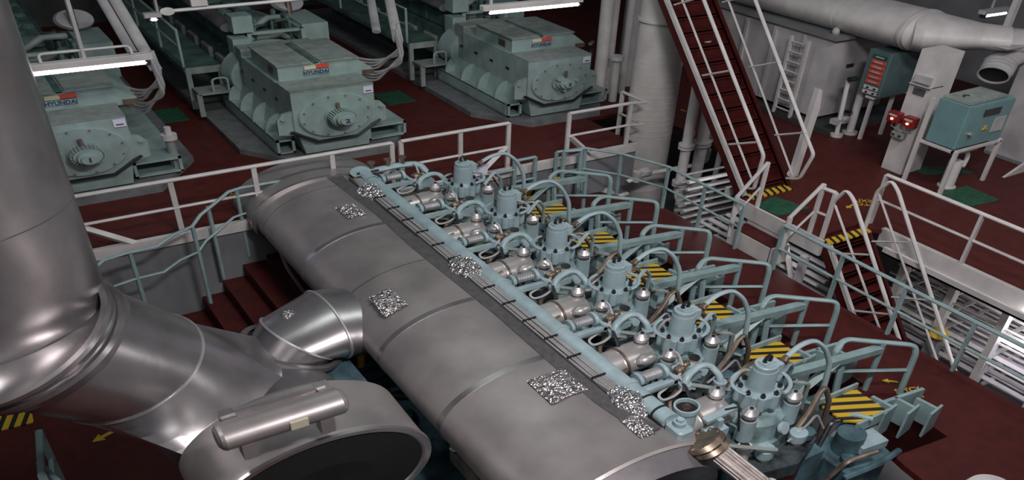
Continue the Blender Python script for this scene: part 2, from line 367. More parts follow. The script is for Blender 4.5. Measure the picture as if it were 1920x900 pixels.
# ================================================================== GENERATORS
def generator(n, x, label, fan):
    t = thing('generator_alternator', label, 'generator', (x, 8.45, .12), 'green alternators on grey plinths')
    # local: y away, z from .12
    b = MB(); face = [(-.45, .60), (-.20, .32), (.24, .32), (.48, .60), (.48, 1.41), (-.45, 1.41)]
    b.prism(face, 'y', 0, 1.55); b.build('body', ['gen'], t)
    b = MB(); b.prism([(-.50, .34), (.52, .34), (.48, .70), (-.45, .70)], 'y', .25, 1.9); b.build('lower_body', 'gen', t)
    b = MB(); b.prism([(-.42, .62), (-.34, .03), (.40, .03), (.46, .62)], 'y', .05, .35); b.build('sump_plate', 'gen', t)
    b = MB(); b.tube([(-.50, -.02, .61), (-.21, -.02, .32), (.25, -.02, .32), (.53, -.02, .61)], .02, 4, 1.6); b.build('gasket_seam', 'black', t)
    for s in (-1, 1):
        b = MB(); b.prism([(s * .45, .50), (s * .62, .55), (s * .62, .86), (s * .56, .98), (s * .45, 1.02)], 'y', .02, .06)
        b.cyl((s * .56, .0, .88), (s * .56, .07, .88), .028, seg=10); b.build('lifting_ear', 'gen', t)
        b = MB()
        x0, x1 = (-.62, -.42) if s < 0 else (.45, .92)
        if s < 0: x0 = -.62
        b.box(min(x0, x1), max(x0, x1), .15, 1.96, .30, .34)
        b.box(min(x0, x1), max(x0, x1), .15, 1.96, .03, .06)
        b.box((min(x0, x1) + (0 if s < 0 else .40)), (min(x0, x1) + (.03 if s < 0 else .44)), .22, 1.96, .05, .32)
        b.box(min(x0, x1), min(x0, x1) + .03, .15, .18, .03, .34); b.box(max(x0, x1) - .03, max(x0, x1), .15, .18, .03, .34)
        b.build('bed_beam', 'gen', t)
        for k in range(4):
            y = .45 + k * .42
            b = MB(); b.prism([(s * .44, .33)] + [(s * (.44 + .19 * cos(rad(q))), .33 + .40 * sin(rad(q))) for q in range(0, 91, 15)], 'y', y, y + .025); b.build('gusset', 'gen', t)
    b = MB(); b.box(-.45, .48, -.005, .40, 1.41, 1.43); b.build('front_ledge', 'gentop', t)
    b = MB(); b.box(-.40, .50, .45, 1.30, 1.38, 1.72); b.prism([(.5, 1.70), (.70, 1.44), (.70, 1.34), (.5, 1.34)], 'y', .45, 1.25); b.build('terminal_box', 'gen', t)
    for (x0, x1) in ((-.42, -.02), (.08, .52)):
        b = MB(); b.box(x0, x1, .43, 1.32, 1.72, 1.75); b.build('top_cover', 'gentop', t)
    b = MB(); b.box(.0, .06, .45, 1.3, 1.70, 1.735); b.build('vent_slot', 'gend', t)
    b = MB(); b.box(.56, .70, .435, .45, 1.34, 1.44); b.build('rating_plate', 'brass', t)
    b = MB(); b.box(-.11, .02, .43, .45, 1.60, 1.67); b.build('yellow_label', 'label', t, 'yellow label')
    b = MB(); b.box(.02, .17, .43, .45, 1.605, 1.68); b.build('red_label', 'redlab', t, 'red label')
    b = MB(); b.box(-.12, .17, .432, .45, 1.49, 1.585); b.build('name_label', 'gen', t)
    text_part('HYUNDAI', 'maker_lettering', 'navy', t, (.02, .428, 1.53), .105, sx=.62)
    b = MB(); b.box(.36, .47, -.008, .0, 1.22, 1.36); b.build('paper_label', 'paper', t, 'small white printed label')
    b = MB(); b.box(.38, .45, -.010, -.008, 1.255, 1.275); b.build('label_mark', 'navy', t)
    b = MB(); b.box(-.06, .10, -.01, 0, 1.19, 1.25); b.build('data_plate', 'brass', t, 'brown data plate')
    b = MB(); b.box(.12, .26, -.01, 0, 1.2, 1.235); b.build('data_strip', 'pad', t)
    # end disc
    b = MB(); b.lathe((0.02, 0, .85), (0, -1, 0), [(0, .42), (.02, .42), (.02, .415), (.03, .405), (.03, 0)], 40, 1.12); ec = b.build('end_cover', 'gen', t)
    for k in range(12):
        a = 2 * pi * k / 12 + .2
        b = MB(); b.cyl((.02 + .375 * cos(a), -.02, .85 + .42 * sin(a)), (.02 + .375 * cos(a), -.045, .85 + .42 * sin(a)), .012, seg=6); b.build('bolt', 'pad', ec)
    if fan == 1:
        b = MB(); b.lathe((.05, -.03, .85), (0, -1, 0), [(0, .17), (.02, .17), (.02, .13), (.14, .13), (.14, .105), (.20, .10), (.20, 0)], 28, 1.15)
        for k in range(26):
            a = 2 * pi * k / 26
            b.cyl((.05 + .145 * cos(a), -.04, .85 + .165 * sin(a)), (.05 + .145 * cos(a), -.17, .85 + .165 * sin(a)), .012, seg=4)
        b.build('shaft_end_motor', 'gen', t)
        b = MB(); b.lathe((.05, -.23, .85), (0, -1, 0), [(0, .078), (.03, .075), (.03, 0)], 20, 1.15); b.build('fan_cap', 'gen', t)
        text_part(str(n), 'number_mark', 'navy', t, (.05, -.265, .85), .12)
        b = MB(); b.cyl((.03, -.07, 1.0), (.03, -.07, 1.13), .022, seg=8); b.build('grease_pipe', 'brass', t)
    else:
        b = MB(); b.lathe((.05, -.03, .85), (0, -1, 0), [(0, .17), (.03, .17), (.03, .14), (.07, .13), (.07, .11), (.12, .105), (.12, .07), (.15, .065), (.15, 0)], 28, 1.15)
        for a in (20, 140, 260): b.cyl((.05 + .15 * cos(rad(a)), -.03, .85 + .17 * sin(rad(a))), (.05 + .15 * cos(rad(a)), -.13, .85 + .17 * sin(rad(a))), .028, seg=8)
        b.build('bearing_housing', 'gen', t)
        text_part(str(n), 'number_mark', 'navy', t, (.05, -.186, .85), .10)
        b = MB(); b.cyl((.04, -.10, 1.0), (.04, -.10, 1.14), .02, seg=8); b.build('grease_pipe', 'brass', t)
    # rear of the alternator: narrower section, vents, flywheel housing
    b = MB(); b.box(-.44, .46, 1.56, 1.78, .40, 1.55); b.build('rear_body', 'gentop', t)
    b = MB(); b.lathe((.0, 1.70, .85), (0, 1, 0), [(0, .0), (0, .56), (.28, .60), (.28, 0)], 36, 1.1); b.build('flywheel_housing', 'gen', t)
    for k in range(4):
        b = MB(); b.box(-.455, -.45, .5 + k * .28, .62 + k * .28, .9, 1.0) if False else b.box(-.456, -.45, .42 + k * .38, .49 + k * .38, 1.02, 1.07); b.build('side_slot', 'black', t)
    b = MB(); b.box(-.408, -.40, .6, .75, 1.48, 1.62); b.build('side_plate', 'brass', t)
    return t
gx = {1: .72, 2: 3.26, 3: 6.20}
generator(1, gx[1], 'green alternator marked 1, leftmost behind the steel duct', 1)
generator(2, gx[2], 'green alternator marked 2 in the middle of the row', 1)
generator(3, gx[3], 'green alternator marked 3, nearest the thick white column', 0)
for n, x in gx.items():
    b = MB(); b.prism([(x - .92, 15), (x - .92, 9.0), (x - .44, 8.33), (x + .62, 8.33), (x + 1.12, 9.0), (x + 1.12, 15)], 'z', 0, .12)
    tag(b.build('machine_plinth', ['pad']), 'grey plinth on the red deck under generator %d' % n, 'plinth', 'grey generator plinths')

def diesel(n, x, label):
    y0 = 10.45
    t = thing('diesel_engine', label, 'engine', (x, y0, .12), 'diesel engines behind the alternators')
    b = MB(); b.box(-.38, .38, 0, 4.2, 0, 1.15); b.build('crankcase', 'gend', t)
    b = MB(); b.box(-.30, .22, .3, 4.1, 1.15, 1.55, bev=.03); b.build('cylinder_block', 'gend', t)
    for k in range(6):
        b = MB(); b.box(-.20, .22, .45 + k * .6, .9 + k * .6, 1.55, 1.80, bev=.04); b.cyl((0, .67 + k * .6, 1.8), (0, .67 + k * .6, 1.88), .1, seg=12); b.build('rocker_cover', 'gend', t)
    b = MB(); b.tube([(-.34, .2, 1.75), (-.34, 4.1, 1.75)], .11, 12, 1); b.build('exhaust_manifold', 'steeld', t)
    for k in range(6):
        b = MB(); b.box(-.44, -.38, .35 + k * .62, .72 + k * .62, .45, .95, bev=.02); b.build('crankcase_door', 'gentop', t)
    b = MB(); b.box(-.42, -.22, -.12, .1, 1.2, 1.62); b.build('gauge_panel', 'gen', t)
    b = MB(); b.box(-.36, -.12, -.02, .2, 1.70, 2.08); b.build('control_box', 'gen', t)
    b = MB(); b.box(.52, .86, .1, .85, .95, 1.72); b.build('filter_cabinet', 'gen', t)
    b = MB(); b.box(-.2, .52, .0, .05, 1.32, 1.38); b.box(-.2, -.15, .0, .55, 1.38, 1.66); b.box(.47, .52, .0, .55, 1.38, 1.66); b.box(-.2, .52, .05, .1, 1.6, 1.66); b.build('pipe_rack_beams', 'gen', t)
    b = MB(); b.tube([(-.1, .25, 1.4), (.3, .3, 1.45), (.5, .3, 1.2)], .05, 8); b.tube([(-.05, .4, 1.55), (.2, .4, 1.8), (.45, .5, 1.75)], .045, 8); b.build('cooling_pipe', 'gentop', t)
    b = MB()
    rr = random.Random(n)
    for k in range(16):
        px, py = rr.uniform(-.3, .5), rr.uniform(.1, 1.0)
        b.tube([(px, py, 1.2), (px, py, 1.5 + rr.random() * .4), (px + rr.uniform(-.25, .25), py + rr.uniform(0, .4), 1.6)], .02 + .02 * rr.random(), 6, bend=.08)
    b.build('pipe_cluster', 'gend', t)
    b = MB(); b.lathe((.62, .9, 1.88), (.15, -1, .8), [(0, 0), (0, .21), (.05, .22), (.12, .2), (.12, 0)], 28, 1); b.build('turbocharger_filter', 'whited', t, 'pale round filter disc')
    b = MB(); b.tube([(.60, .75, 2.25), (.60, .70, 1.6)], .04, 8); b.build('filter_stem', 'brass', t)
    # walkway at its left side
    g = thing('engine_walkway', 'green chequered walkway with handrail left of diesel engine %d' % n, 'walkway', (x - .75, 10.2, 0), 'green walkways beside the diesel engines')
    b = MB(); b.box(-.22, .2, .35, 4.3, 1.05, 1.10); b.box(-.24, -.21, .35, 4.3, .98, 1.10); b.build('deck_plate', 'gend', g)
    b = MB(); b.box(-.22, .2, .33, .36, .95, 1.10); b.build('front_edge', 'gentop', g)
    b = MB(); b.box(-.2, .2, .0, .3, .62, .66); b.build('step', 'gentop', g)
    b = MB(); b.tube([(-.02, .02, .66), (-.02, .02, .98), (.16, .02, .98), (.16, .02, .66)], .016, 6, bend=.08); b.build('step_handle', 'gen', g)
    for (px, py) in ((-.2, .02), (.18, .02), (-.2, .34), (.18, .34)):
        b = MB(); b.box(px - .03, px + .03, py - .02, py + .02, .12, .64 if py < .1 else 1.05); b.build('leg', 'gentop', g)
    for py in (.4, 1.4, 2.6, 3.8):
        b = MB(); b.tube([(-.22, py, 1.1), (-.22, py, 1.95)], .018, 6); b.build('post', 'gen', g)
    b = MB(); b.tube([(-.22, .4, 1.95), (-.22, 3.8, 1.95)], .018, 6); b.build('top_rail', 'gen', g)
    b = MB(); b.tube([(-.22, .4, 1.55), (-.22, 3.8, 1.55)], .014, 6); b.build('middle_rail', 'gen', g)
diesel(1, gx[1], 'dark green diesel engine behind alternator 1, far left')
diesel(2, gx[2], 'dark green diesel engine behind alternator 2')
diesel(3, gx[3], 'dark green diesel engine behind alternator 3')
# cable trunks with cable bundles hanging to the generators
def trunk(label, p0, p1, p2, tx, ty):
    t = thing('cable_conduit', label, 'cable conduit', (p1[0], p1[1], 0), 'white cable conduits dropping to the generators')
    o = Vector((p1[0], p1[1], 0))
    b = MB(); b.tube([Vector(p0) - o, Vector(p1) - o], .06, 10, 1); b.build('main_pipe', 'white', t)
    b = MB(); b.tube([Vector(p2) - o, Vector(p2) - o + (Vector(p1) - Vector(p0)) * .75], .05, 10, 1); b.build('side_pipe', 'whited', t)
    for k in range(8):
        s0 = Vector(p1) - o + Vector((-.015 * (k % 3), -.02, .02 + .12 * (k % 4)))
        e = Vector((tx, ty, 1.62 - .05 * k)) - o
        low = .40 + .07 * k
        m_ = Vector((.45 * s0.x + .55 * e.x + .04, (e.y + s0.y) * .5, Vector(p1).z - low - .12))
        b = MB(); b.tube([s0, s0 + Vector((.03, -.03, -low * .75)), m_, e], .018, 6, 1.4, bend=.14, n=6)
        b.build('cable', 'cable', t)
trunk('slanting white cable conduit between generators 1 and 2', (1.62, 10, 2.98), (1.66, 8.9, 2.05), (1.50, 10, 2.98), 1.30, 9.4)
trunk('slanting white cable conduit between generators 2 and 3', (4.72, 10, 2.5), (4.28, 8.9, 2.1), (4.48, 10, 2.5), 3.85, 9.4)
b = MB(); b.tube([(7.0, 8.9, 1.5), (7.2, 9.1, 1.45), (7.35, 9.3, 1.1), (7.35, 9.35, 0.1)], .03, 8, 1.2, bend=.2); tag(b.build('cable_bundle', 'strip'), 'dark cables curving down from generator 3 to the deck', 'cable')
t = thing('drain_pipe', 'short white upright pipe with flange right of generator 3', 'pipe', (7.35, 8.75, 0))
b = MB(); b.cyl((0, 0, 0), (0, 0, 1.1), .055, seg=12); b.build('pipe', 'white', t)
b = MB(); b.cyl((0, 0, 1.1), (0, 0, 1.2), .09, seg=12); b.build('flange', 'white', t)
t = thing('drain_pipe', 'short white upright pipe with valve right of generator 1', 'pipe', (1.60, 8.75, 0))
b = MB(); b.cyl((0, 0, .1), (0, 0, .75), .05, seg=12); b.build('pipe', 'gentop', t)
b = MB(); b.cyl((0, 0, .75), (0, 0, .85), .08, seg=12); b.build('flange', 'white', t)
b = MB(); b.cyl((0, 0, .85), (0, 0, 1.0), .035, seg=8); b.build('stem', 'white', t)
for n, (x, y, w_, l_) in enumerate(((2.0, 10.6, .34, .5), (4.75, 10.1, .4, .5), (5.1, 10.1, .0, 0))):
    if w_: b = MB(); b.box(x - w_ / 2, x + w_ / 2, y - l_ / 2, y + l_ / 2, 0.0, .012); tag(b.build('floor_mat', 'greenmat'), ['dark green rubber mat left of the middle alternator', 'dark green rubber mat right of the middle alternator'][n], 'mat')
# fluorescent lamps over the generators
def lamp(label, x0, x1, y, z, rz=0, bracket=True, power=True, rods=()):
    L = x1 - x0
    t = thing('fluorescent_lamp', label, 'lamp', ((x0 + x1) / 2, y, z), None, rz)
    b = MB(); b.box(-L / 2, L / 2, -.05, .05, .03, .14, bev=.012); b.build('housing', 'white', t)
    b = MB(); b.cyl((-L / 2 + .06, -.03, 0), (L / 2 - .06, -.03, 0), .022, seg=10, zk=1.6); b.build('tube', 'tube', t)
    for s in (-1, 1):
        b = MB(); b.box(s * (L / 2 - .05) - .02, s * (L / 2 - .05) + .02, -.05, .02, -.05, .04); b.build('socket', 'bolt', t)
    if bracket:
        b = MB(); b.tube([(-L * .35, 0, .14), (-L * .35, .05, .26), (L * .35, .05, .26), (L * .35, 0, .14)], .014, 6, bend=.05); b.build('bracket', 'white', t)
    if rods:
        for x in rods:
            b = MB(); b.tube([(x, .05, .14), (x, .05, 4)], .02, 6); b.build('hanger_rod', 'whited', t)
    return t
lamp('lit fluorescent lamp hanging above the leftmost alternator', .46, 1.48, 8, 2.72, rods=(-.02,))
lamp('lit fluorescent lamp hanging in front of the third alternator at the top edge', 4.82, 6.11, 8, 2.98, bracket=False, rods=(-.5, .5))
lamp('small lit lamp end beyond the handrail between generators 1 and 2', 2.05, 2.25, 11, 2.05, bracket=False, rods=(.08,))
t = thing('overhead_pipe', 'white horizontal pipe with round end plate above generators 2', 'pipe', (1.7, 8, 3.5))
b = MB(); b.tube([(0, 0, 0), (1.0, 0, .02), (3.1, 0, .1)], .03, 8, 1); b.build('pipe', 'white', t)
b = MB(); b.lathe((0, 0, 0), (-.5, -1, .3), [(0, .0), (0, .06), (.03, .06), (.03, 0)], 16); b.build('end_plate', 'white', t)
b = MB(); b.box(.2, .34, -.02, .03, .05, .3); b.build('hanger', 'white', t)

# ================================================================== MAIN ENGINE
YK = [6.44 - .768 * k for k in range(6)]
ORD = ['first (farthest)', 'second', 'third', 'fourth', 'fifth', 'sixth (nearest)']
HX = 3.70
t = thing('main_engine', 'long dark blue-green engine frame under the row of cylinder covers', 'engine', (3.7, 4.4, -3.1))
b = MB(); b.box(-.72, .42, -2.15, 2.4, 0, 2.85); b.build('frame_box', 'teald', t)
b = MB(); b.prism([(-.62, -2.1), (.05, -2.22), (.35, -2.1), (.52, -1.9), (.52, 2.45), (-.62, 2.45)], 'z', 2.85, 3.06); b.build('top_plate', 'grease', t, 'dark greasy top plate')
b = MB(); b.prism([(-.60, -2.09), (.05, -2.21), (.34, -2.09), (.51, -1.89), (.51, 2.4), (-.60, 2.4)], 'z', 2.55, 2.85); b.build('edge_band', 'redstair', t, 'dark red edge band')
b = MB()
for k in range(14): b.box(.42, .56 + (k % 2) * .04, -2.1 + k * .33, -1.9 + k * .33, 1.6, 2.5)
b.build('side_ribs', 'teald', t)
rr = random.Random(3)

def head_proto():
    t = thing('cylinder_head', 'x', 'cylinder head', (HX, YK[0], 0), 'cylinder heads of the main engine')
    b = MB(); b.lathe((0, 0, 0), (0, 0, 1), [(-.03, .265), (.08, .265), (.09, .235), (.36, .225), (.42, .18), (.44, .12), (.52, .12), (.52, 0)], 24, yk=.86); b.build('cover', 'cover', t, 'grimy dark cover body')
    b = MB(); b.lathe((0, 0, 0), (0, 0, 1), [(.50, 0), (.50, .128), (.55, .140), (.72, .145), (.74, .138), (.74, 0)], 24, yk=.86)
    for k in range(8):
        a = 2 * pi * k / 8 + .2; b.cyl((.135 * cos(a), .116 * sin(a), .54), (.135 * cos(a), .116 * sin(a), .745), .034, seg=10, yk=.9)
    fl = b.build('valve_flange', 'teal', t)
    for k in range(8):
        a = 2 * pi * k / 8 + .2
        b = MB(); b.cyl((.136 * cos(a), .117 * sin(a), .74), (.136 * cos(a), .117 * sin(a), .785), .017, seg=6); b.cyl((.136 * cos(a), .117 * sin(a), .785), (.136 * cos(a), .117 * sin(a), .81), .009, seg=6); b.build('flange_nut', 'bolt', fl)
    b = MB(); b.lathe((0, 0, 0), (0, 0, 1), [(.73, .108), (.76, .098), (.79, .095), (1.06, .088), (1.07, .086), (1.07, .082), (1.13, .082), (1.14, .076), (1.14, 0)], 28, yk=.9)
    b.box(.05, .12, -.045, .045, .96, 1.10); b.build('valve_housing', 'teal', t)
    b = MB(); b.cyl((0, 0, 1.13), (0, 0, 1.15), .06, seg=14, yk=.9); b.box(-.05, .05, -.03, .03, 1.14, 1.165); b.build('housing_cap', 'teal', t)
    b = MB(); b.torus((0, 0, 0), .0, .001) if False else None
    pts = [(.028 * cos(rad(q)), 0, 1.20 + .055 * sin(rad(q))) for q in range(-60, 250, 30)]
    b.tube(pts, .013, 6, 1.6); b.build('lifting_eye', 'black', t)
    b = MB(); b.torus((.02, 0, .82), .185, .015, -85, 80, bottom=None); b.build('ring_pipe', 'teal', t)
    b = MB(); b.torus((-.02, .02, .80), .17, .013, 95, 205); b.build('ring_pipe', 'teal', t)
    b = MB(); b.cyl((.12, 0, 1.03), (.22, .02, 1.06), .026, seg=12, zk=1.5); b.cyl((.16, 0, 1.04), (.185, .01, 1.05), .033, seg=12, zk=1.5); b.build('pipe_coupling', 'brass', t, 'shiny brown metal coupling')
    b = MB(); b.tube([(.20, .02, 1.055), (.36, .05, 1.13), (.50, .05, 1.12), (.61, .02, .95), (.68, -.01, .66), (.69, -.03, .1)], .021, 10, 1.5, bend=.1); b.build('hydraulic_pipe', 'teal', t)
    for i, (x, y, h) in enumerate(((-.22, .15, .60), (-.20, -.13, .62), (.19, -.14, .62))):
        b = MB(); b.cyl((x, y, .20), (x, y, h - .08), .062, seg=14, yk=.9); sb = b.build('valve_stud', 'teal', t)
        b = MB(); b.cyl((x, y, h - .10), (x, y, h - .03), .052, seg=14, yk=.9); b.build('stud_collar', 'brass', sb)
        b = MB(); b.lathe((x, y, h - .04), (0, 0, 1), [(0, .050), (.01, .057), (.06, .058), (.10, .040), (.13, .028), (.13, 0)], 16, yk=.9); b.build('stud_cap', 'chrome', sb, 'silver domed cap')
        b = MB(); b.cyl((x, y, h + .085), (x, y, h + .10), .014, seg=8); b.build('cap_hole', 'black', sb)
    b = MB(); b.cyl((-.33, .22, .18), (-.33, .22, .21), .07, seg=14); b.tube([(-.33, .22, .2), (-.33, .22, .42)], .022, 8); b.build('standpipe', 'teal', t)
    # u-bend pipe with flanges left of the head
    b = MB(); b.tube([(-.28, .38, .50), (-.25, .40, .60), (-.12, .43, .64), (-.03, .42, .60), (.0, .34, .50), (.0, .32, .40)], .028, 10, 1.5, bend=.06); b.build('u_bend', 'teal', t)
    b = MB(); b.cyl((-.28, .375, .44), (-.28, .38, .51), .048, seg=14); b.build('bend_flange', 'teal', t)
    b = MB(); b.cyl((.0, .32, .36), (.0, .32, .42), .048, seg=14); b.build('bend_flange', 'teal', t)
    b = MB(); b.tube([(-.24, .38, .46), (-.12, .22, .50), (-.06, .18, .50)], .018, 8); b.build('lever', 'gentop', t)
    # indicator cock block
    b = MB(); b.box(-.30, -.08, .42, .56, .40, .50, rz=.05); b.cyl((-.25, .50, .5), (-.25, .50, .60), .04, seg=10); b.cyl((-.14, .50, .5), (-.14, .5, .58), .035, seg=10); b.build('fuel_block', 'teal', t)
    b = MB(); b.blob((-.25, .48, .60), .05, .04, .06, .12, 1, 2); b.blob((-.16, .52, .58), .04, .035, .05, .12, 2, 2); b.build('knob', 'brass', t)
    b = MB(); b.cyl((-.06, .54, .5), (-.06, .54, .60), .035, seg=12); b.build('gauge', 'label', t); b = MB(); b.cyl((-.06, .54, .60), (-.06, .54, .61), .042, seg=12); b.build('gauge_rim', 'bolt', t)
    # flexible hoses on the right front: brown high pressure pipes
    b = MB(); b.tube([(.20, -.22, .10), (.36, -.18, .26), (.50, -.12, .42), (.58, -.10, .44), (.62, -.14, .20), (.62, -.16, -.4)], .021, 8, 1.3, bend=.07); b.build('fuel_pipe', 'brass', t)
    b = MB(); b.tube([(.10, -.26, .06), (.30, -.24, .18), (.42, -.20, .22), (.46, -.26, .0)], .010, 6, 1.3, bend=.06); b.build('thin_pipe', 'chrome', t)
    b = MB(); b.lathe((.07, -.20, .26), (.3, -1, .4), [(0, .055), (.03, .055), (.03, 0)], 18, 1.3); b.build('inspection_cover', 'teal', t)
    # small plumbing clutter
    for k, (pts, r, m) in enumerate((
        ([(-.42, .1, .1), (-.40, .16, .5), (-.34, .3, .55), (-.28, .4, .5)], .014, 'bolt'),
        ([(-.42, -.05, .2), (-.35, -.2, .28), (-.1, -.33, .2)], .016, 'gentop'),
        ([(.1, .36, .2), (.3, .34, .5), (.5, .3, .5), (.6, .2, .1)], .022, 'brass'),
        ([(-.05, .2, .5), (.12, .27, .6), (.35, .2, .5)], .013, 'cable'),
        ([(-.5, .22, .15), (-.42, .36, .35), (-.25, .42, .4)], .018, 'brass'),
        ([(.3, .1, .5), (.42, .12, .7), (.52, .16, .5), (.55, .2, .1)], .018, 'teal'))):
        b = MB(); b.tube(pts, r, 6, 1.4, bend=.05); b.build('small_pipe', m, t)
    b = MB(); b.blob((.30, .30, .30), .07, .06, .12, .1, 4, 2); b.build('oil_cup', 'olive', t)
    b = MB(); b.cyl((-.52, -.12, .0), (-.52, -.12, .26), .07, seg=14, yk=.9); b.build('small_canister', 'white', t, 'white canister')
    b = MB(); b.cyl((-.44, -.3, -.05), (-.44, -.3, .14), .085, seg=14, yk=.9); b.cyl((-.44, -.3, .14), (-.44, -.3, .17), .07, seg=14); b.build('cover_nut', 'teald', t, 'dark blue nut')
    return t
h0 = head_proto()
h0['label'] = 'pale blue cylinder head, farthest of the row, beside the generator deck railing'
names = ['', 'pale blue cylinder head, second from the far end of the engine', 'pale blue cylinder head, third from the far end of the engine', 'pale blue cylinder head, fourth from the far end, behind the silver exhaust branch', 'pale blue cylinder head, second nearest, in front of the black and yellow plates', 'pale blue cylinder head nearest to the camera at the engine end']
for k in range(1, 6): copy_tree(h0, (HX, YK[k], 0), names[k])

def branch_proto():
    t = thing('exhaust_branch', 'x', 'exhaust pipe', (3.36, YK[0] + .12, .36), 'lagged exhaust branches between drum and cylinder heads')
    b = MB(); b.lathe((0, 0, 0), (1, 0, 0), [(-.30, 0), (-.30, .11), (-.12, .12), (-.10, .128), (.10, .13), (.15, .12), (.17, .09), (.17, 0)], 24, 1.4); b.build('lagging', 'silver', t)
    b = MB(); b.lathe((-.11, 0, 0), (1, 0, 0), [(0, .12), (0, .136), (.02, .136), (.02, .12)], 24, 1.4); b.build('clamp_band', 'brass', t)
    b = MB(); b.blob((.05, -.13, .1), .09, .05, .09, .06, 5, 2); b.build('lagging_bulge', 'silver', t)
    return t
e0 = branch_proto()
for k in range(6):
    lab = ORD[k] + ' sheet metal covered exhaust branch between the steel drum and cylinder head'
    if k == 0: e0['label'] = lab
    else: copy_tree(e0, (3.36, YK[k] + .12, .36), lab)

def fbranch_proto():
    t = thing('bellows_valve', 'x', 'valve', (2.86, YK[0] + .44, .6), 'bellows valves standing on brackets off the blue pipe')
    b = MB(); b.box(-.02, .50, -.05, -.02, -.06, .0); b.box(-.02, .50, -.05, .03, -.07, -.05); b.box(.47, .50, -.05, .10, -.06, .03); b.box(-.03, .04, -.09, .02, -.08, .02); b.build('bracket', 'teal', t)
    for x in (.02, .09): 
        b = MB(); b.box(x, x + .02, -.062, -.04, -.075, .03); b.build('strap', 'black', t)
    b = MB()
    for k in range(7): b.lathe((.27 + k * .022, .06, .06), (1, 0, 0), [(0, .030), (.008, .046), (.014, .046), (.022, .030)], 14, 1.4)
    b.build('bellows', 'chrome', t)
    b = MB(); b.lathe((.43, .06, .06), (1, 0, 0), [(0, 0), (0, .066), (.03, .066), (.03, 0)], 18, 1.4); b.build('valve_flange', 'teal', t)
    b = MB(); b.lathe((.22, .06, .06), (1, 0, 0), [(0, 0), (0, .058), (.03, .058), (.04, .04), (.04, 0)], 18, 1.4); b.build('valve_flange', 'teal', t)
    b = MB(); b.blob((.16, .05, .05), .07, .04, .08, .15, 7, 2); b.cyl((.10, .05, .02), (.10, .05, .12), .03, seg=8); b.build('valve_body', 'teal', t)
    b = MB(); b.tube([(.20, .14, .16), (-.08, .06, .14)], .013, 6, 1.5); b.build('lever', 'brass', t)
    b = MB(); b.tube([(.10, .16, .15), (-.05, .10, .13)], .011, 6, 1.5); b.build('lever', 'black', t)
    pts = [(.50, .02, .0), (.56, -.02, -.05), (.54, -.08, -.12), (.44, -.10, -.18), (.34, -.10, -.18), (.32, -.06, -.12), (.40, -.04, -.1), (.52, -.02, -.06), (.62, .04, .02), (.62, .1, .16), (.6, .12, .2)]
    b = MB(); b.tube(pts, .011, 6, 1.5, bend=.04); b.build('sensor_cable', 'whited', t)
    pts = [(.0, -.05, .0), (-.08, -.09, .03), (-.12, -.12, -.02), (-.10, -.16, -.1)]
    b = MB(); b.tube(pts, .011, 6, 1.5, bend=.04); b.build('lead_cable', 'whited', t)
    return t
f0 = fbranch_proto()
for k in range(6):
    lab = ORD[k] + ' small bellows valve on a pale bracket beside the long blue pipe'
    if k == 0: f0['label'] = lab
    else: copy_tree(f0, (2.86, YK[k] + .44, .6), lab)

# long pipe
t = thing('fuel_main_pipe', 'long straight pale blue pipe running beside the steel drum', 'pipe', (2.95, 4.6, .66))
b = MB(); b.tube([(0, 2.2, .08), (0, -1.98, .08)], .066, 16, 1.35); b.build('pipe', 'teal', t)
b = MB(); b.lathe((-.02, 2.45, .10), (-.25, -.2, .9), [(0, 0), (0, .10), (.04, .10), (.04, 0)], 20, 1.2); b.tube([(0, 2.2, .08), (0, 2.36, .1), (-.02, 2.45, .10)], .06, 12, 1.2); b.build('end_flange', 'teal', t)
for k in range(6):
    b = MB(); b.lathe((0, YK[k] + .40 - 4.6, .08), (0, 1, 0), [(0, .067), (0, .075), (.03, .075), (.03, .067)], 16, 1.35); b.build('clamp', 'teal', t)
for k in range(2):
    b = MB(); b.lathe((0, -1.76 - .13 * k, .08), (0, 1, 0), [(0, .067), (0, .072), (.015, .072), (.015, .067)], 16, 1.35); b.build('black_strap', 'black', t, 'black strap')
b = MB(); b.box(-.05, .07, -2.13, -1.98, -.10, .10, bev=.02); b.cyl((.01, -2.05, .1), (.01, -2.05, .16), .04, seg=12); b.cyl((.01, -2.05, .16), (.01, -2.05, .20), .025, seg=6); b.build('end_block', 'teal', t)
# big damper beside the end block
t = thing('pressure_damper', 'round open topped pale blue damper above the ribbed hose', 'valve', (3.14, 2.68, .1))
b = MB(); b.lathe((0, 0, .35), (0, 0, 1), [(-.2, .08), (.22, .08), (.24, .088), (.30, .088), (.30, .074), (.25, .072)], 26, yk=.9); b.build('body', 'teal', t)
b = MB(); b.cyl((0, 0, .55), (0, 0, .60), .074, seg=24, yk=.9); b.build('inner_disc', 'dark', t)
b = MB(); b.lathe((0, 0, .60), (0, 0, 1), [(0, .03), (.03, .028), (.03, .02), (.06, .018), (.06, 0)], 14, yk=.9); b.build('centre_nut', 'brass', t)
t = thing('angle_bracket', 'pale blue angle bracket with black strap in front of the damper', 'bracket', (3.15, 2.52, .1))
b = MB(); b.box(-.02, .26, -.03, .02, .62, .66, rz=.05); b.box(.06, .10, -.06, -.01, .1, .64); b.box(-.02, .14, -.08, .0, .4, .5); b.build('plate', 'teal', t)
b = MB(); b.tube([(.16, -.0, .67), (.26, -.02, .67), (.27, -.06, .3)], .008, 5, 1.3); b.build('strap', 'black', t)
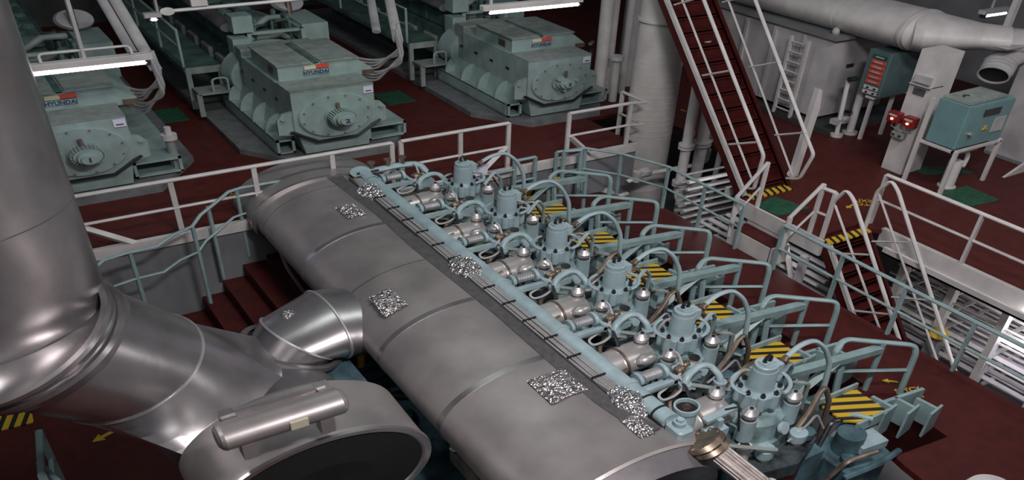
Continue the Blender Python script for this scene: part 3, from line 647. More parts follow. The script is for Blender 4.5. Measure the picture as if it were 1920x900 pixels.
# ribbed hose
t = thing('ribbed_exhaust_hose', 'ribbed metal hose with flange leaving the near end of the engine', 'hose', (3.05, 2.43, .62))
D = Vector((.12, -.30, -.25)).normalized()
prof = [(0, 0), (0, .145), (.045, .145), (.045, .115), (.06, .115), (.06, .14), (.10, .14), (.10, .10)]
b = MB(); b.lathe((0, 0, 0), D, prof[:8], 28, 1.1); b.build('flange', 'brass', t)
b = MB(); b.lathe((0, 0, 0), D, [(.10, .085), (.16, .078), (.50, .078), (.52, .085)], 28, 1.1)
for k in range(18):
    a = 2 * pi * k / 18
    up = Vector((0, 0, 1)); u = D.cross(up).normalized(); v = u.cross(D).normalized()
    p = u * cos(a) * .08 + v * sin(a) * .085
    b.cyl(p + D * .14, p + D * .50, .006, seg=4, caps=False)
b.build('ribbed_body', 'hose', t)
b = MB(); b.lathe((0, 0, 0), D, [(.52, .085), (.54, .11), (.60, .11), (.60, .05), (.60, 0)], 28, 1.1); b.build('end_collar', 'white', t)
for k in range(8):
    a = 2 * pi * k / 8; u = D.cross(Vector((0, 0, 1))).normalized(); v = u.cross(D).normalized(); p = u * cos(a) * .125 + v * sin(a) * .135
    b = MB(); b.cyl(p - D * .01, p + D * .07, .014, seg=6); b.build('flange_bolt', 'brass', t)

# foil wraps
for i, (x, y, z, rx, ry, rz_, lab) in enumerate((
    (2.86, 6.62, .68, .15, .19, .15, 'crumpled foil wrap on the far end of the blue pipe'),
    (2.87, 4.92, .70, .15, .19, .15, 'crumpled foil wrap around the middle of the blue pipe'),
    (2.88, 2.92, .70, .13, .17, .14, 'crumpled foil wrap around the near end of the blue pipe'))):
    b = MB(); b.blob((x, y, z), rx, ry, rz_, .13, i + 11, 3, flat=True); tag(b.build('foil_wrap', 'foil'), lab, 'foil')

# receiver
RX, RZ, RR = 2.575, .08, .70
t = thing('exhaust_receiver', 'huge grey sheet metal drum lying along the engine', 'exhaust receiver', (RX, 2.5, RZ - .7))
K = .93
def rpt(y, a, dr=0): return (( RR + dr) * cos(a), y - 2.5, .7 + (RR + dr) * K * sin(a))
b = MB(); b.lathe((0, 0, .7), (0, 1, 0), [(-.07, RR - .02), (-.05, RR), (4.62, RR), (4.64, RR + .01)], 96, K); b.build('shell', 'steel2', t)
b = MB(); b.lathe((0, 4.62, .7), (0, 1, 0), [(0, RR - .02), (0, RR + .035), (.16, RR + .035), (.50, RR + .05), (.52, RR + .03), (.52, 0)], 96, K); b.build('end_cap', 'steel2', t)
b = MB(); b.lathe((0, 4.60, .7), (0, 1, 0), [(0, RR), (0, RR + .045), (.03, RR + .045), (.03, RR)], 96, K); b.build('cap_flange', 'steel', t, 'raised sheet rim')
b = MB(); b.lathe((0, -.06, .7), (0, 1, 0), [(.0, 0), (0, .30), (-.14, .55), (0, .675)], 64, K); b.build('near_end_plate', 'steeld', t, 'dark end plate')
for y in (5.94, 4.46, 3.56):
    b = MB(); b.lathe((0, y - 2.5, .7), (0, 1, 0), [(0, RR), (0, RR + .006), (.05, RR + .006), (.05, RR)], 96, K); b.build('seam_band', 'steel', t)
for y in (6.9, 5.2):
    b = MB(); b.lathe((0, y - 2.5, .7), (0, 1, 0), [(0, RR), (0, RR + .003), (.012, RR + .003), (.012, RR)], 96, K); b.build('thin_seam', 'steeld', t)
b = MB(); b.tube([rpt(2.5, rad(208), .004), rpt(7.1, rad(208), .004)], .008, 4); b.build('long_seam', 'steel', t)
# foil patches
def patch(x, y, sx, sy, lab, seed, amp=.02):
    a0 = math.asin(0) ; ca = (x - RX) / RR
    a = math.acos(max(-1, min(1, ca)))
    rr = random.Random(seed); n = 9; vs = []; fs = []
    for j in range(n + 1):
        for i in range(n + 1):
            u = (i / n - .5) * 2; v = (j / n - .5) * 2
            edge = 1 - max(abs(u), abs(v)) ** 4
            aa = a - u * sx / RR; h = .012 + edge * (.06 + rr.uniform(-amp, amp)) + rr.uniform(0, amp * .4)
            vs.append((RX + (RR + h) * cos(aa), y + v * sy + rr.uniform(-.01, .01), RZ + (RR + h) * K * sin(aa)))
    for j in range(n):
        for i in range(n):
            q = j * (n + 1) + i; fs.append((q, q + 1, q + n + 2)); fs.append((q, q + n + 2, q + n + 1))
    b = MB(); b.add(vs, fs); o = b.build('foil_patch', 'foil'); tag(o, lab, 'foil', None)
    if amp > .02:
        b = MB()
patch(2.50, 6.32, .09, .13, 'square foil patch on top of the drum at its far end', 1, .008)
patch(2.14, 4.84, .11, .15, 'round crumpled foil patch on the left flank of the drum', 2, .03)
patch(2.56, 3.26, .14, .14, 'crumpled foil patch on top of the drum near its near end', 3, .035)
patch(2.74, 2.68, .06, .10, 'small torn foil scrap at the near end of the drum', 4, .015)
# gasket strip on drum and cable bundle
b = MB()
for k, (x0, x1, y0, y1) in enumerate(((2.64, 2.78, 2.75, 7.2), )):
    b.prism([(2.60, 7.25), (2.76, 7.25), (2.76, 5.6), (2.78, 5.6), (2.78, 2.9), (2.86, 2.6), (2.72, 2.6), (2.66, 3.0), (2.68, 4.2), (2.64, 5.4), (2.66, 6.2)], 'z', .70, .735)
tag(b.build('gasket_strip', 'strip'), 'dark grey strip along the top of the steel drum', 'strip')
b = MB(); b.box(2.78, 2.80, 2.9, 7.0, .70, .76); b.box(2.80, 2.92, 2.9, 7.0, .66, .69); tag(b.build('cable_tray', 'steeld'), 'sheet metal tray edge under the cables beside the drum', 'cable tray')
for k in range(6):
    o = k * .0215
    b = MB()
    pts = [(2.86 + .012 * sin(k), 7.12, .72), (2.795 + o, 6.8, .755)] + [(2.795 + o + random.uniform(-.003, .003), 6.8 - j * .45, .755 + (k % 2) * .012) for j in range(1, 8)] + [(2.80 + o, 3.1, .76), (2.90 + o, 2.78, .74), (2.99 + o * .6, 2.6, .68)]
    b.tube(pts, .0085, 6, 1.7, bend=.1)
    tag(b.build('cable', 'cable'), 'grey cable in the bundle tied along the steel drum', 'cable', 'cables in the bundle along the drum')
for k in range(14):
    y = 6.7 - k * .27; b = MB(); b.box(2.785, 2.915, y, y + .014, .765, .79)
    tag(b.build('cable_tie', 'black'), 'black tie round the cable bundle beside the drum', 'cable tie', 'black ties on the cable bundle')

# gallery brackets, loop rails, hazard plates, pump fins - one set per cylinder
def loop_proto():
    t = thing('railing', 'x', 'railing', (4.93, YK[0] + .30, PZ), 'blue-green hoop railings beside the cylinders')
    H = .93
    b = MB(); b.tube([(0, 0, 0), (0, .0, H - .02), (.10, .04, H + .02), (.16, .03, H + .04), (.60, -.26, H - .02), (.60, -.29, H - .15), (.58, -.31, 0)], .026, 8, 1.3, bend=.09); b.build('hoop', 'rail', t)
    b = MB(); b.tube([(.0, 0, .48), (.59, -.29, .46)], .02, 8, 1.3); b.build('middle_rail', 'rail', t)
    b = MB(); b.tube([(.38, -.13, 0), (.38, -.13, H)], .024, 8); b.build('post', 'rail', t)
    return t
def bracket_proto():
    t = thing('gallery_bracket', 'x', 'bracket', (4.44, YK[0] + .28, PZ), 'blue-green gallery brackets between cylinders and platform')
    b = MB(); b.box(-.06, .86, -.035, .035, .78, .88, rz=-.12, c=(0, 0)); b.build('beam', 'rail', t)
    b = MB(); b.tube([(.03, 0, .2), (.42, -.05, .80)], .04, 4, 1.2); b.build('diagonal_strut', 'rail', t)
    b = MB(); b.box(-.08, .0, -.04, .04, -.3, .8); b.build('upright', 'rail', t)
    b = MB(); b.tube([(.5, -.05, .75), (.5, -.1, 0)], .028, 6); b.build('leg', 'rail', t)
    b = MB(); b.tube([(.03, -.02, .35), (.52, -.30, -.02)], .018, 6); b.build('stay', 'rail', t)
    b = MB(); b.tube([(-.08, -.02, .72), (-.10, -.12, .88), (-.02, -.16, .86), (.0, -.16, .1)], .022, 6, 1.3, bend=.05); b.build('bent_pipe', 'gentop', t)
    return t
def hazard_proto():
    t = thing('hazard_plate', 'x', 'warning plate', (4.64, YK[0] - .10, PZ), 'black and yellow striped plates over the fuel pumps')
    b = MB(); b.prism([(-.15, -.10), (-.06, -.17), (.23, -.17), (.25, .12), (-.15, .12)], 'z', .50, .53); b.build('striped_plate', 'hazard', t)
    b = MB(); b.box(-.15, .27, .12, .14, .40, .62); b.build('rear_frame', 'rail', t)
    b = MB(); b.box(-.10, .25, -.19, -.17, .36, .54); b.build('front_frame', 'rail', t)
    return t
def fin_proto():
    t = thing('pump_gallery_support', 'x', 'support', (4.98, YK[0] - .30, PZ), 'ribbed blue-green supports beside the fuel pumps')
    b = MB(); b.box(-.34, .45, .13, .16, .05, .42, rz=-.1, c=(0, 0)); b.build('back_plate', 'rail', t)
    for k in range(3):
        b = MB(); b.prism([(.0 + k * .17, .05 - k * .08), (.03 + k * .17, .05 - k * .08), (.03 + k * .17 - .02, .22 - k * .08), (.0 + k * .17 - .02, .22 - k * .08)], 'z', 0, .46 - .04 * k)
        b.prism([(-.15 + k * .17, .02 - k * .08), (.03 + k * .17, .05 - k * .08), (.03 + k * .17, .03 - k * .08), (-.15 + k * .17, .0 - k * .08)], 'z', -.02, .52 - .03 * k); b.build('fin', 'rail', t)
    b = MB(); b.box(-.30, .40, -.22, .14, -.02, .0, rz=-.1, c=(0, 0)); b.build('base_plate', 'teald', t)
    return t
def pump_proto():
    t = thing('fuel_pump', 'x', 'fuel pump', (4.48, YK[0] - .30, -1.15), 'fuel pumps below the cylinder heads')
    b = MB(); b.box(-.20, .22, -.22, .18, 0, .52, bev=.03); b.cyl((0, -.0, .5), (0, 0, .85), .11, seg=16, yk=.9); b.build('pump_body', 'teald', t)
    b = MB(); b.blob((.26, .08, .62), .15, .09, .12, .14, 21, 2, flat=True); b.build('wrapped_pipe', 'steel2', t, 'foil covered pipe')
    b = MB(); b.box(.0, .25, -.14, .02, .60, .72, rz=-.1); b.build('cover_box', 'teal', t, 'pale blue box cover')
    b = MB(); b.cyl((-.1, -.10, .52), (-.1, -.10, .60), .055, seg=14); b.build('blue_cap', 'teald', t)
    for k, (pts, r, m) in enumerate((([(-.2, .1, .4), (-.05, .15, .9), (.1, .1, .9), (.2, 0, .5)], .018, 'bolt'), ([(-.3, -.1, .3), (-.2, -.15, .7), (.05, -.2, .75)], .02, 'brass'), ([(.05, .15, .5), (.12, .12, .95), (.2, .0, .95)], .022, 'teal'), ([(-.25, -.2, .5), (.1, -.24, .55), (.35, -.2, .5)], .025, 'teald'), ([(-.1, .2, .6), (.15, .22, .72), (.35, .1, .6)], .014, 'brass'))):
        b = MB(); b.tube(pts, r, 6, 1.3, bend=.06); b.build('pump_pipe', m, t)
    return t
protos = [loop_proto(), bracket_proto(), hazard_proto(), fin_proto(), pump_proto()]
DEF = [((4.93, .30, PZ), '%s blue-green hoop railing right of the cylinder heads, counted from the far end'),
       ((4.44, .28, PZ), '%s blue-green beam and strut bracket, counted from the far end'),
       ((4.64, -.10, PZ), '%s black and yellow striped plate right of a cylinder head, from the far end'),
       ((4.98, -.30, PZ), '%s ribbed blue-green pump support on the platform, from the far end'),
       ((4.48, -.30, -1.15), '%s dark oily fuel pump right of a cylinder head, from the far end')]
for p, (l, lab) in zip(protos, DEF):
    for k in range(6):
        if k == 0: p['label'] = lab % ORD[0]
        else: copy_tree(p, (l[0], YK[k] + l[1], l[2]), lab % ORD[k])

# bits at the near end of the engine
for (x, y, m, lab) in ((3.62, 2.36, 'teald', 'dark blue capped nut left of the white cut canister'), (3.58, 2.335, 'teal', 'pale blue round nut cap at the near engine edge, left of its twin'), (3.90, 2.345, 'teal', 'pale blue round nut cap on the near right corner plate')):
    if lab.startswith('dark'): x, y = 3.42, 2.50
    t = thing('stud_nut', lab, 'nut', (x, y, -.04))
    b = MB(); b.cyl((0, 0, 0), (0, 0, .08), .05, seg=14); b.build('stud', 'chrome', t)
    b = MB(); b.lathe((0, 0, .06), (0, 0, 1), [(0, .068), (.12, .068), (.13, .06), (.13, .02), (.12, .0)], 18, yk=.85); b.build('cap', m, t)
t = thing('canister', 'white open canister standing between cylinder head and near edge', 'canister', (3.46, 2.41, -.04))
b = MB(); b.cyl((0, 0, 0), (0, 0, .22), .052, seg=16, yk=.85); b.build('body', 'white', t)
b = MB(); b.cyl((0, 0, .22), (0, 0, .23), .035, seg=12, yk=.85); b.build('hole', 'bolt', t)
t = thing('pipe_manifold', 'pale blue valve manifold beyond the first cylinder next to the railing', 'manifold', (3.2, 7.0, .4))
b = MB(); b.tube([(-.25, .05, .35), (.15, .08, .35), (.35, .05, .33), (.42, -.02, .1)], .04, 10, 1.4, bend=.08); b.build('pipe', 'teal', t)
for x in (-.15, .02, .18):
    b = MB(); b.cyl((x, .07, .38), (x, .07, .50), .022, seg=8); b.cyl((x, .07, .50), (x, .07, .53), .04, seg=8); b.build('handle', 'brass', t)
for x in (-.1, .08):
    b = MB(); b.tube([(x, 0, .3), (x, 0, -.4)], .02, 6); b.build('leg', 'rail', t)
b = MB(); b.tube([(-.35, -.04, .36), (-.12, -.02, .34)], .012, 6); b.tube([(-.33, -.0, .40), (-.10, .02, .38)], .012, 6); b.build('rod', 'black', t)
b = MB(); b.prism([(0, 0), (.16, .02), (.20, .0), (.22, .22), (.02, .24)], 'y', 0, .01); o = b.build('paper_sheet', 'paper'); o.location = (3.98, 6.62, .62 * VS); tag(o, 'white sheet of paper tied behind the first cylinder head', 'paper')

# ================================================================== LEFT SIDE: uptake duct, turbocharger
t = thing('exhaust_stack', 'large upright sheet metal exhaust stack at the left edge', 'exhaust stack', (-.52, 5.11, 1.5))
b = MB(); b.lathe((0, 0, 0), (0, 0, 1), [(0, .84), (.01, .86), (7.5, .86)], 96, yk=.75); b.build('shell', 'steel', t)
for z in (.10, 1.45):
    b = MB(); b.lathe((0, 0, z), (0, 0, 1), [(0, .86), (0, .864), (.008, .864), (.008, .86)], 96, yk=.75); b.build('sheet_seam', 'steeld', t)
b = MB(); b.tube([(-.3 + .52 - .35, -.645, .0), (-.3 + .17, -.648, 7)], .003, 4); b.build('lengthwise_seam', 'steeld', t)
A = Vector((-.09, 4.86, 1.3)); az, el = .06, -1.045
Dd = Vector((cos(az) * cos(el), sin(az) * cos(el), sin(el)))
t = thing('stack_elbow', 'sheet metal elbow joining the upright stack to the turbocharger', 'duct', tuple(A))
b = MB(); b.lathe((-.10, .03, .06), Dd, [(-.14, .62), (-.14, .665), (-.10, .665), (-.04, .64), (-.04, .62), (.0, .62), (0, .655), (.05, .655), (.14, .63), (.14, .575)], 96, 1); b.build('rim_collar', 'steel', t)
cA = Vector((-.52 + .09, 5.11 - 4.86, .42)); cB = Vector((-.10, .03, .06)) - Dd * .14
u2 = Dd.cross(Vector((0, 0, 1))).normalized(); v2 = u2.cross(Dd).normalized()
vs = []; n = 64; fs = []
for j in range(9):
    f = j / 8
    for i in range(n):
        a = 2 * pi * i / n
        pb = cB + u2 * (.64 * cos(a)) + v2 * (.64 * sin(a)); hd = Vector((pb.x - cB.x, pb.y - cB.y, 0))
        aa = math.atan2((u2 * cos(a) + v2 * sin(a)).y, (u2 * cos(a) + v2 * sin(a)).x)
        pa = cA + Vector((.845 * cos(aa), .63 * sin(aa), -.12))
        q = pa.lerp(pb, f); q.z -= .22 * sin(pi * f) * (.5 - .5 * (aa and cos(aa)))
        vs.append(q)
for j in range(8):
    for i in range(n): fs.append((j * n + i, j * n + (i + 1) % n, (j + 1) * n + (i + 1) % n, (j + 1) * n + i))
b = MB(); b.add(vs, fs, True); b.build('elbow_bowl', 'steel', t)
b = MB(); b.lathe((0, 0, 0), Dd, [(.0, .575), (.79, .548)], 96, 1); b.build('upper_tube', 'steel', t)
b = MB(); b.lathe((0, 0, 0), Dd, [(.775, .55), (.775, .558), (.80, .558), (.80, .55)], 96, 1); b.build('seam_band', 'chrome', t)
# loft round -> rectangle
def loft(c, D, r, corners, n=48, sub=6):
    u = D.cross(Vector((0, 0, 1))).normalized(); v = u.cross(D).normalized()
    circ = [c + u * r * cos(2 * pi * i / n) + v * r * sin(2 * pi * i / n) for i in range(n)]
    cen = sum((Vector(q) for q in corners), Vector()) / 4
    # match corner angles
    ang = [math.atan2((Vector(q) - cen).dot(v), (Vector(q) - cen).dot(u)) for q in corners]
    order = sorted(range(4), key=lambda i: ang[i]); cs = [Vector(corners[i]) for i in order]; an = [ang[i] for i in order]
    end = []
    for i in range(n):
        th = 2 * pi * i / n
        while th < an[0]: th += 2 * pi
        while th >= an[0] + 2 * pi: th -= 2 * pi
        for k in range(4):
            a0 = an[k]; a1 = an[(k + 1) % 4] + (2 * pi if k == 3 else 0)
            if a0 <= th <= a1 + 1e-9:
                f = (th - a0) / (a1 - a0); end.append(cs[k].lerp(cs[(k + 1) % 4], f)); break
        else: end.append(cs[0])
    vs = []; fs = []
    for j in range(sub + 1):
        for i in range(n): vs.append(circ[i].lerp(end[i], j / sub))
    for j in range(sub):
        for i in range(n): fs.append((j * n + i, j * n + (i + 1) % n, (j + 1) * n + (i + 1) % n, (j + 1) * n + i))
    return vs, fs
cor = [(.25, 4.35, .1), (.52, 4.05, -.1), (1.24, 4.62, .02), (1.26, 5.15, .12)]
vs, fs = loft(Dd * .79, Dd, .548, [Vector(q) - A for q in cor])
b = MB(); b.crease = rad(11); b.add(vs, fs, True); b.build('square_transition', 'steel', t)
cor2 = [Vector(q) - A + Vector((.03, -.02, -.14)) for q in cor]; cor1 = [Vector(q) - A for q in cor]
b = MB(); b.add([q * 1.0 for q in cor1] + cor2, [(i, (i + 1) % 4, 4 + (i + 1) % 4, 4 + i) for i in range(4)]); b.build('outlet_collar', 'steeld', t)
b = MB(); cor3 = [q + Vector((.30, -.1, -1.4)) for q in cor2]; b.add(cor2 + cor3, [(i, (i + 1) % 4, 4 + (i + 1) % 4, 4 + i) for i in range(4)]); b.build('gas_outlet_casing', 'steeld', t)

t = thing('turbocharger', 'grey turbocharger with big black air intake at the bottom edge', 'turbocharger', (1.04, 3.45, -1.2))
CZ = 1.27
b = MB(); b.lathe((0, 0, CZ), (0, 1, 0), [(0, .62), (0, .69), (.04, .70), (.08, .70), (.55, .71), (.60, .66), (.62, 0)], 64, 1.05); b.build('silencer_casing', 'steel2', t)
b = MB(); b.lathe((.1, .6, CZ - .45), (0, 1, 0), [(0, 0), (0, .50), (.6, .46), (1.1, .35), (1.1, 0)], 48, 1); b.build('turbine_casing', 'steeld', t, 'dark grey casing')
b = MB(); b.lathe((0, -.01, CZ), (0, 1, 0), [(.06, 0), (.06, .55), (0, .655), (0, .70), (.02, .71)], 64, 1.05); b.build('intake_rim', 'steel', t)
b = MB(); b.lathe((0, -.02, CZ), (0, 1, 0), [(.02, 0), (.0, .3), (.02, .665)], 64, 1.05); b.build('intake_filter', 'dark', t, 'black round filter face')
b = MB(); b.box(-.45, .75, .3, 1.6, 0, .9); b.build('support', 'teald', t)
t = thing('air_tank', 'small grey cylindrical tank mounted across the turbocharger', 'tank', (.86, 3.50, .92))
b = MB(); b.lathe((-.36, 0, .30), (1, 0, 0), [(0, 0), (.005, .06), (.02, .085), (.04, .097), (.70, .097), (.72, .085), (.735, .06), (.74, 0)], 32, 1.5); b.build('shell', 'steel2', t)
b = MB(); b.box(-.30, .30, .085, .105, .36, .44); b.build('rear_channel', 'steel', t)
for x in (-.29, .25):
    b = MB(); b.box(x, x + .08, .05, .15, .36, .42); b.build('bracket', 'steel', t)
for x in (-.22, .22):
    b = MB(); b.box(x - .03, x + .05, -.09, .0, .02, .22); b.build('foot', 'steel2', t)
b = MB(); b.box(.02, .12, -.108, -.09, .26, .36); b.build('name_plate', 'label', t, 'small pale plate')
# receiver to turbocharger duct
t = thing('gas_inlet_duct', 'curved sheet metal duct joining the drum to the turbocharger', 'duct', (1.7, 4.95, -.3))
o = Vector((1.7, 4.95, -.3))
P0, P1, P2, P3 = Vector((2.25, 5.10, .08)), Vector((1.82, 4.98, .12)), Vector((1.50, 4.86, -.22)), Vector((1.15, 4.75, -.7))
def seg(a, c, r0, r1, name, m, zk=1.1):
    d = (c - a); b = MB(); b.lathe(a - o, d, [(0, r0), (d.length, r1)], 48, zk); return b.build(name, m, t)
def gore(pts, rad_, n=48, zk=1.1):
    rings = []
    for i, p in enumerate(pts):
        di = (p - pts[i - 1]).normalized() if i else (pts[1] - p).normalized()
        do = (pts[i + 1] - p).normalized() if i < len(pts) - 1 else di
        nrm = (di + do).normalized(); up = Vector((0, 1, 0)); u = di.cross(up).normalized(); v = u.cross(di).normalized()
        R_ = []
        for k in range(n):
            a = 2 * pi * k / n; q = u * cos(a) * rad_[i] + v * sin(a) * rad_[i]
            q = q - di * (q.dot(nrm) / di.dot(nrm)); R_.append((p.x + q.x, p.y + q.y, p.z + q.z * zk))
        rings.append(R_)
    return rings
PP = [Vector(q) - o for q in ((2.25, 5.15, -.05), (1.76, 5.16, .06), (1.50, 5.12, .0), (1.20, 5.06, -.5))]
rg = gore(PP, [.40, .40, .34, .29])
for i, (nm, m_) in enumerate((('inner_segment', 'steel'), ('middle_segment', 'steel'), ('outer_segment', 'steel'))):
    b = MB(); b.add(rg[i] + rg[i + 1], [(k, (k + 1) % 48, 48 + (k + 1) % 48, 48 + k) for k in range(48)], True)
    sg = b.build(nm, m_, t)
    b = MB(); b.tube(rg[i + 1] + [rg[i + 1][0]], .012, 6, 1.2); b.build('seam_bead', 'chrome', sg)
d = (PP[3] - PP[2]).normalized(); b = MB(); b.lathe(PP[2] + d * .10, d, [(0, .36), (0, .41), (.06, .41), (.06, .36)], 48, 1.1); b.build('flange_band', 'steeld', t)
b = MB(); b.blob(PP[1] + Vector((-.28, .02, .33)), .05, .05, .06, .2, 31, 2, flat=True); b.build('foil_tip', 'foil', t, 'foil wrapped tip')
# blue machinery under the turbocharger
t = thing('scavenge_air_receiver', 'dark blue machinery block under the steel drum', 'machinery', (1.9, 4.4, -2.1))
b = MB(); b.box(-.55, .6, -1.6, 1.0, 0, .9, bev=.05); b.build('casing', 'teald', t)
b = MB(); b.cyl((-.1, .1, .9), (-.1, .1, 1.08), .3, seg=28, yk=.85); b.cyl((-.1, .1, 1.08), (-.1, .1, 1.14), .2, seg=24, yk=.85); b.build('cover', 'teald', t)
for k in range(4):
    b = MB(); b.box(-.3 + k * .05, .35, .35 + k * .14, .40 + k * .14, .9, 1.1); b.build('rib', 'teald', t)
b = MB(); b.tube([(-.4, .6, .95), (-.1, .5, 1.15), (.3, .3, 1.0)], .04, 8, 1.3, bend=.1); b.build('pipe', 'bolt', t)
b = MB(); b.tube([(.1, .8, .95), (.12, .8, 1.3)], .03, 8, 1.3); b.build('valve', 'yellow', t, 'small yellow valve')
# far-left instruments on the drum
t = thing('actuator', 'small blue actuator with yellow label beside the duct below the red stairs', 'actuator', (1.50, 5.45, -1.0))
b = MB(); b.box(-.08, .06, -.06, .06, 0, .16, bev=.02); b.cyl((0, 0, .16), (0, 0, .26), .05, seg=12); b.build('body', 'teald', t)
b = MB(); b.cyl((-.04, .05, .25), (-.04, .05, .5), .03, seg=10); b.cyl((-.04, .05, .42), (-.04, .05, .5), .06, seg=12); b.build('knob', 'black', t)
b = MB(); b.tube([(.0, 0, .3), (.18, .02, .55), (.24, .05, .7)], .018, 6); b.tube([(-.1, -.08, .1), (.1, .0, .5)], .015, 6); b.build('linkage', 'chrome', t)
b = MB(); b.box(-.02, .03, -.075, -.06, .04, .12); b.build('label', 'yellow', t, 'yellow label')
for i, (x, y, z, s, lab) in enumerate(((1.98, 6.86, .18, .055, 'crumpled foil knob on the flank of the drum end cap, uppermost of three'), (1.97, 6.62, .06, .07, 'crumpled foil knob on the flank of the drum end cap, middle of three'), (1.93, 6.42, -.02, .05, 'crumpled foil knob on the flank of the drum end cap, lowest of three'))):
    b = MB(); b.blob((x, y, z), s, s, s * 1.3, .18, 40 + i, 2, flat=True); tag(b.build('foil_wrap', 'foil'), lab, 'foil')
b = MB(); b.tube([(1.94, 7.0, .2), (1.90, 6.6, .02), (1.88, 6.35, -.2), (1.92, 6.1, -.45), (1.96, 5.95, -.5)], .018, 6, 1.4, bend=.1); tag(b.build('sensor_pipe', 'steeld'), 'thin dark pipe curving down the flank of the drum end cap', 'pipe')
# steel channels at the drum's near left flank
t = thing('support_channel', 'brown steel channel beams with foil tipped bolts at the near left flank of the drum', 'bracket', (1.93, 3.3, -.5))
b = MB(); b.box(-.0, .03, -.75, .25, .0, .22); b.box(.03, .10, -.75, .25, .18, .22); b.build('channel', 'brass', t)
b = MB(); b.box(-.12, -.08, -.7, .0, -.1, .0); b.build('lower_bar', 'steel2', t)
for i, (y, z) in enumerate(((.28, .36), (.20, .30), (.36, .44))):
    b = MB(); b.blob((.03, y, z), .05, .04, .06, .2, 50 + i, 2, flat=True); b.build('foil_tip', 'foil', t, 'foil wrapped tip')
# bottom left railing tip on the lower level
railing('blue-green railing end rising at the bottom left corner', [(-.42, 4.95), (-.36, 5.45)], -1.9, 1.05, 'rail', r=.026)
railing('second blue-green railing post pair at the bottom left corner', [(-.30, 4.75), (-.42, 5.15)], -2.0, 1.05, 'rail', r=.02)

# ================================================================== STARBOARD SIDE
t = thing('lagged_column', 'thick white cloth lagged vertical pipe beside the red ladder', 'column', (7.02, 7.6, -2))
prof = [(0, .36)]
z = 0
b = MB(); b.lathe((0, 0, 0), (0, 0, 1), [(0, .335), (2.0, .322), (4.6, .312), (4.62, .318), (9, .31)], 64, yk=.8)
for k in range(34):
    z = 2.0 + k * .135
    b.lathe((0, 0, z), (0, 0, 1), [(0, .3215 - .0006 * k), (.01, .3255 - .0006 * k), (.02, .3215 - .0006 * k)], 64, yk=.8)
b.build('lagging', 'lag', t)
for z, in ((.55,), (1.0,), (4.65,)):
    b = MB(); b.lathe((0, 0, z), (0, 0, 1), [(0, .31), (0, .338), (.05, .338), (.05, .31)], 64, yk=.8); b.build('band', 'white', t)
def vpipe(x, y, z0, z1, r, label, flanges=(), elbow=None, m='white'):
    t = thing('vertical_pipe', label, 'pipe', (x, y, z0))
    b = MB(); pts = [(0, 0, z1 - z0), (0, 0, 0)]
    if elbow: pts = [(0, 0, z1 - z0), (0, 0, .1)] + [(e[0] - x, e[1] - y, e[2] - z0) for e in elbow]
    b.tube(pts, r, 14, 1.2, bend=.15); b.build('pipe', m, t)
    for z in flanges:
        b = MB(); b.lathe((0, 0, z - z0), (0, 0, 1), [(0, r), (0, r * 1.7), (.05, r * 1.7), (.05, r), (.07, r), (.07, r * 1.7), (.12, r * 1.7), (.12, r)], 18, yk=.85); b.build('flange', m, t)
    return t
vpipe(7.02, 6.9, -1.3, 2.5, .062, 'white pipe with flanges directly right of the thick column, bending at its foot', (-.0, -.95), [(6.8, 6.3, -1.75), (6.5, 6.1, -1.9)])
vpipe(7.27, 6.9, -3.2, 2.3, .072, 'white flanged pipe just left of the red ladder', (.0, -1.25))
vpipe(7.15, 7.0, -3.2, 2.6, .035, 'thin white pipe squeezed between two flanged pipes', (.2,))
vpipe(7.42, 6.72, -3.2, 1.0, .035, 'short thin white pipe behind the foot of the red ladder', (.2,))
for i, (x, y, r) in enumerate(((7.30, 9.0, .09), (7.50, 9.1, .07), (7.70, 9.0, .05), (8.0, 9.3, .12))):
    vpipe(x, y, 0, 6, r, ['thick white pipe left of the thick column, farther back', 'white pipe in the row behind the thick column', 'thin white pipe with black band behind the thick column', 'white pipe directly behind the thick column'][i], ())
t = thing('cross_pipe', 'horizontal white pipe with valve in front of the thick column', 'pipe', (6.6, 6.95, -.8))
b = MB(); b.tube([(-.30, 0.1, .1), (-.05, .05, .25), (.7, 0, .25), (.86, 0, .3), (.86, 0, 1.1)], .035, 10, 1.3, bend=.12); b.build('pipe', 'white', t)
b = MB(); b.blob((-.08, .05, .3), .09, .08, .12, .15, 60, 2); b.cyl((-.2, .06, .1), (-.2, .06, .35), .05, seg=12); b.build('valve', 'whited', t)
t = thing('tank_row', 'grey white vessels below the deck edge left of the thick column', 'tank', (5.9, 7.15, -3.0))
for k in range(4):
    b = MB(); b.lathe((-.35 + k * .2, .05, 0), (0, 0, 1), [(0, .09), (1.85 + .1 * (k % 2), .09), (1.95 + .1 * (k % 2), .05), (1.97 + .1 * (k % 2), 0)], 18, yk=.85); b.build('vessel', 'whited', t)
b = MB(); b.tube([(-.5, -.08, 1.9), (.45, -.08, 1.95)], .03, 8); b.build('header', 'white', t)

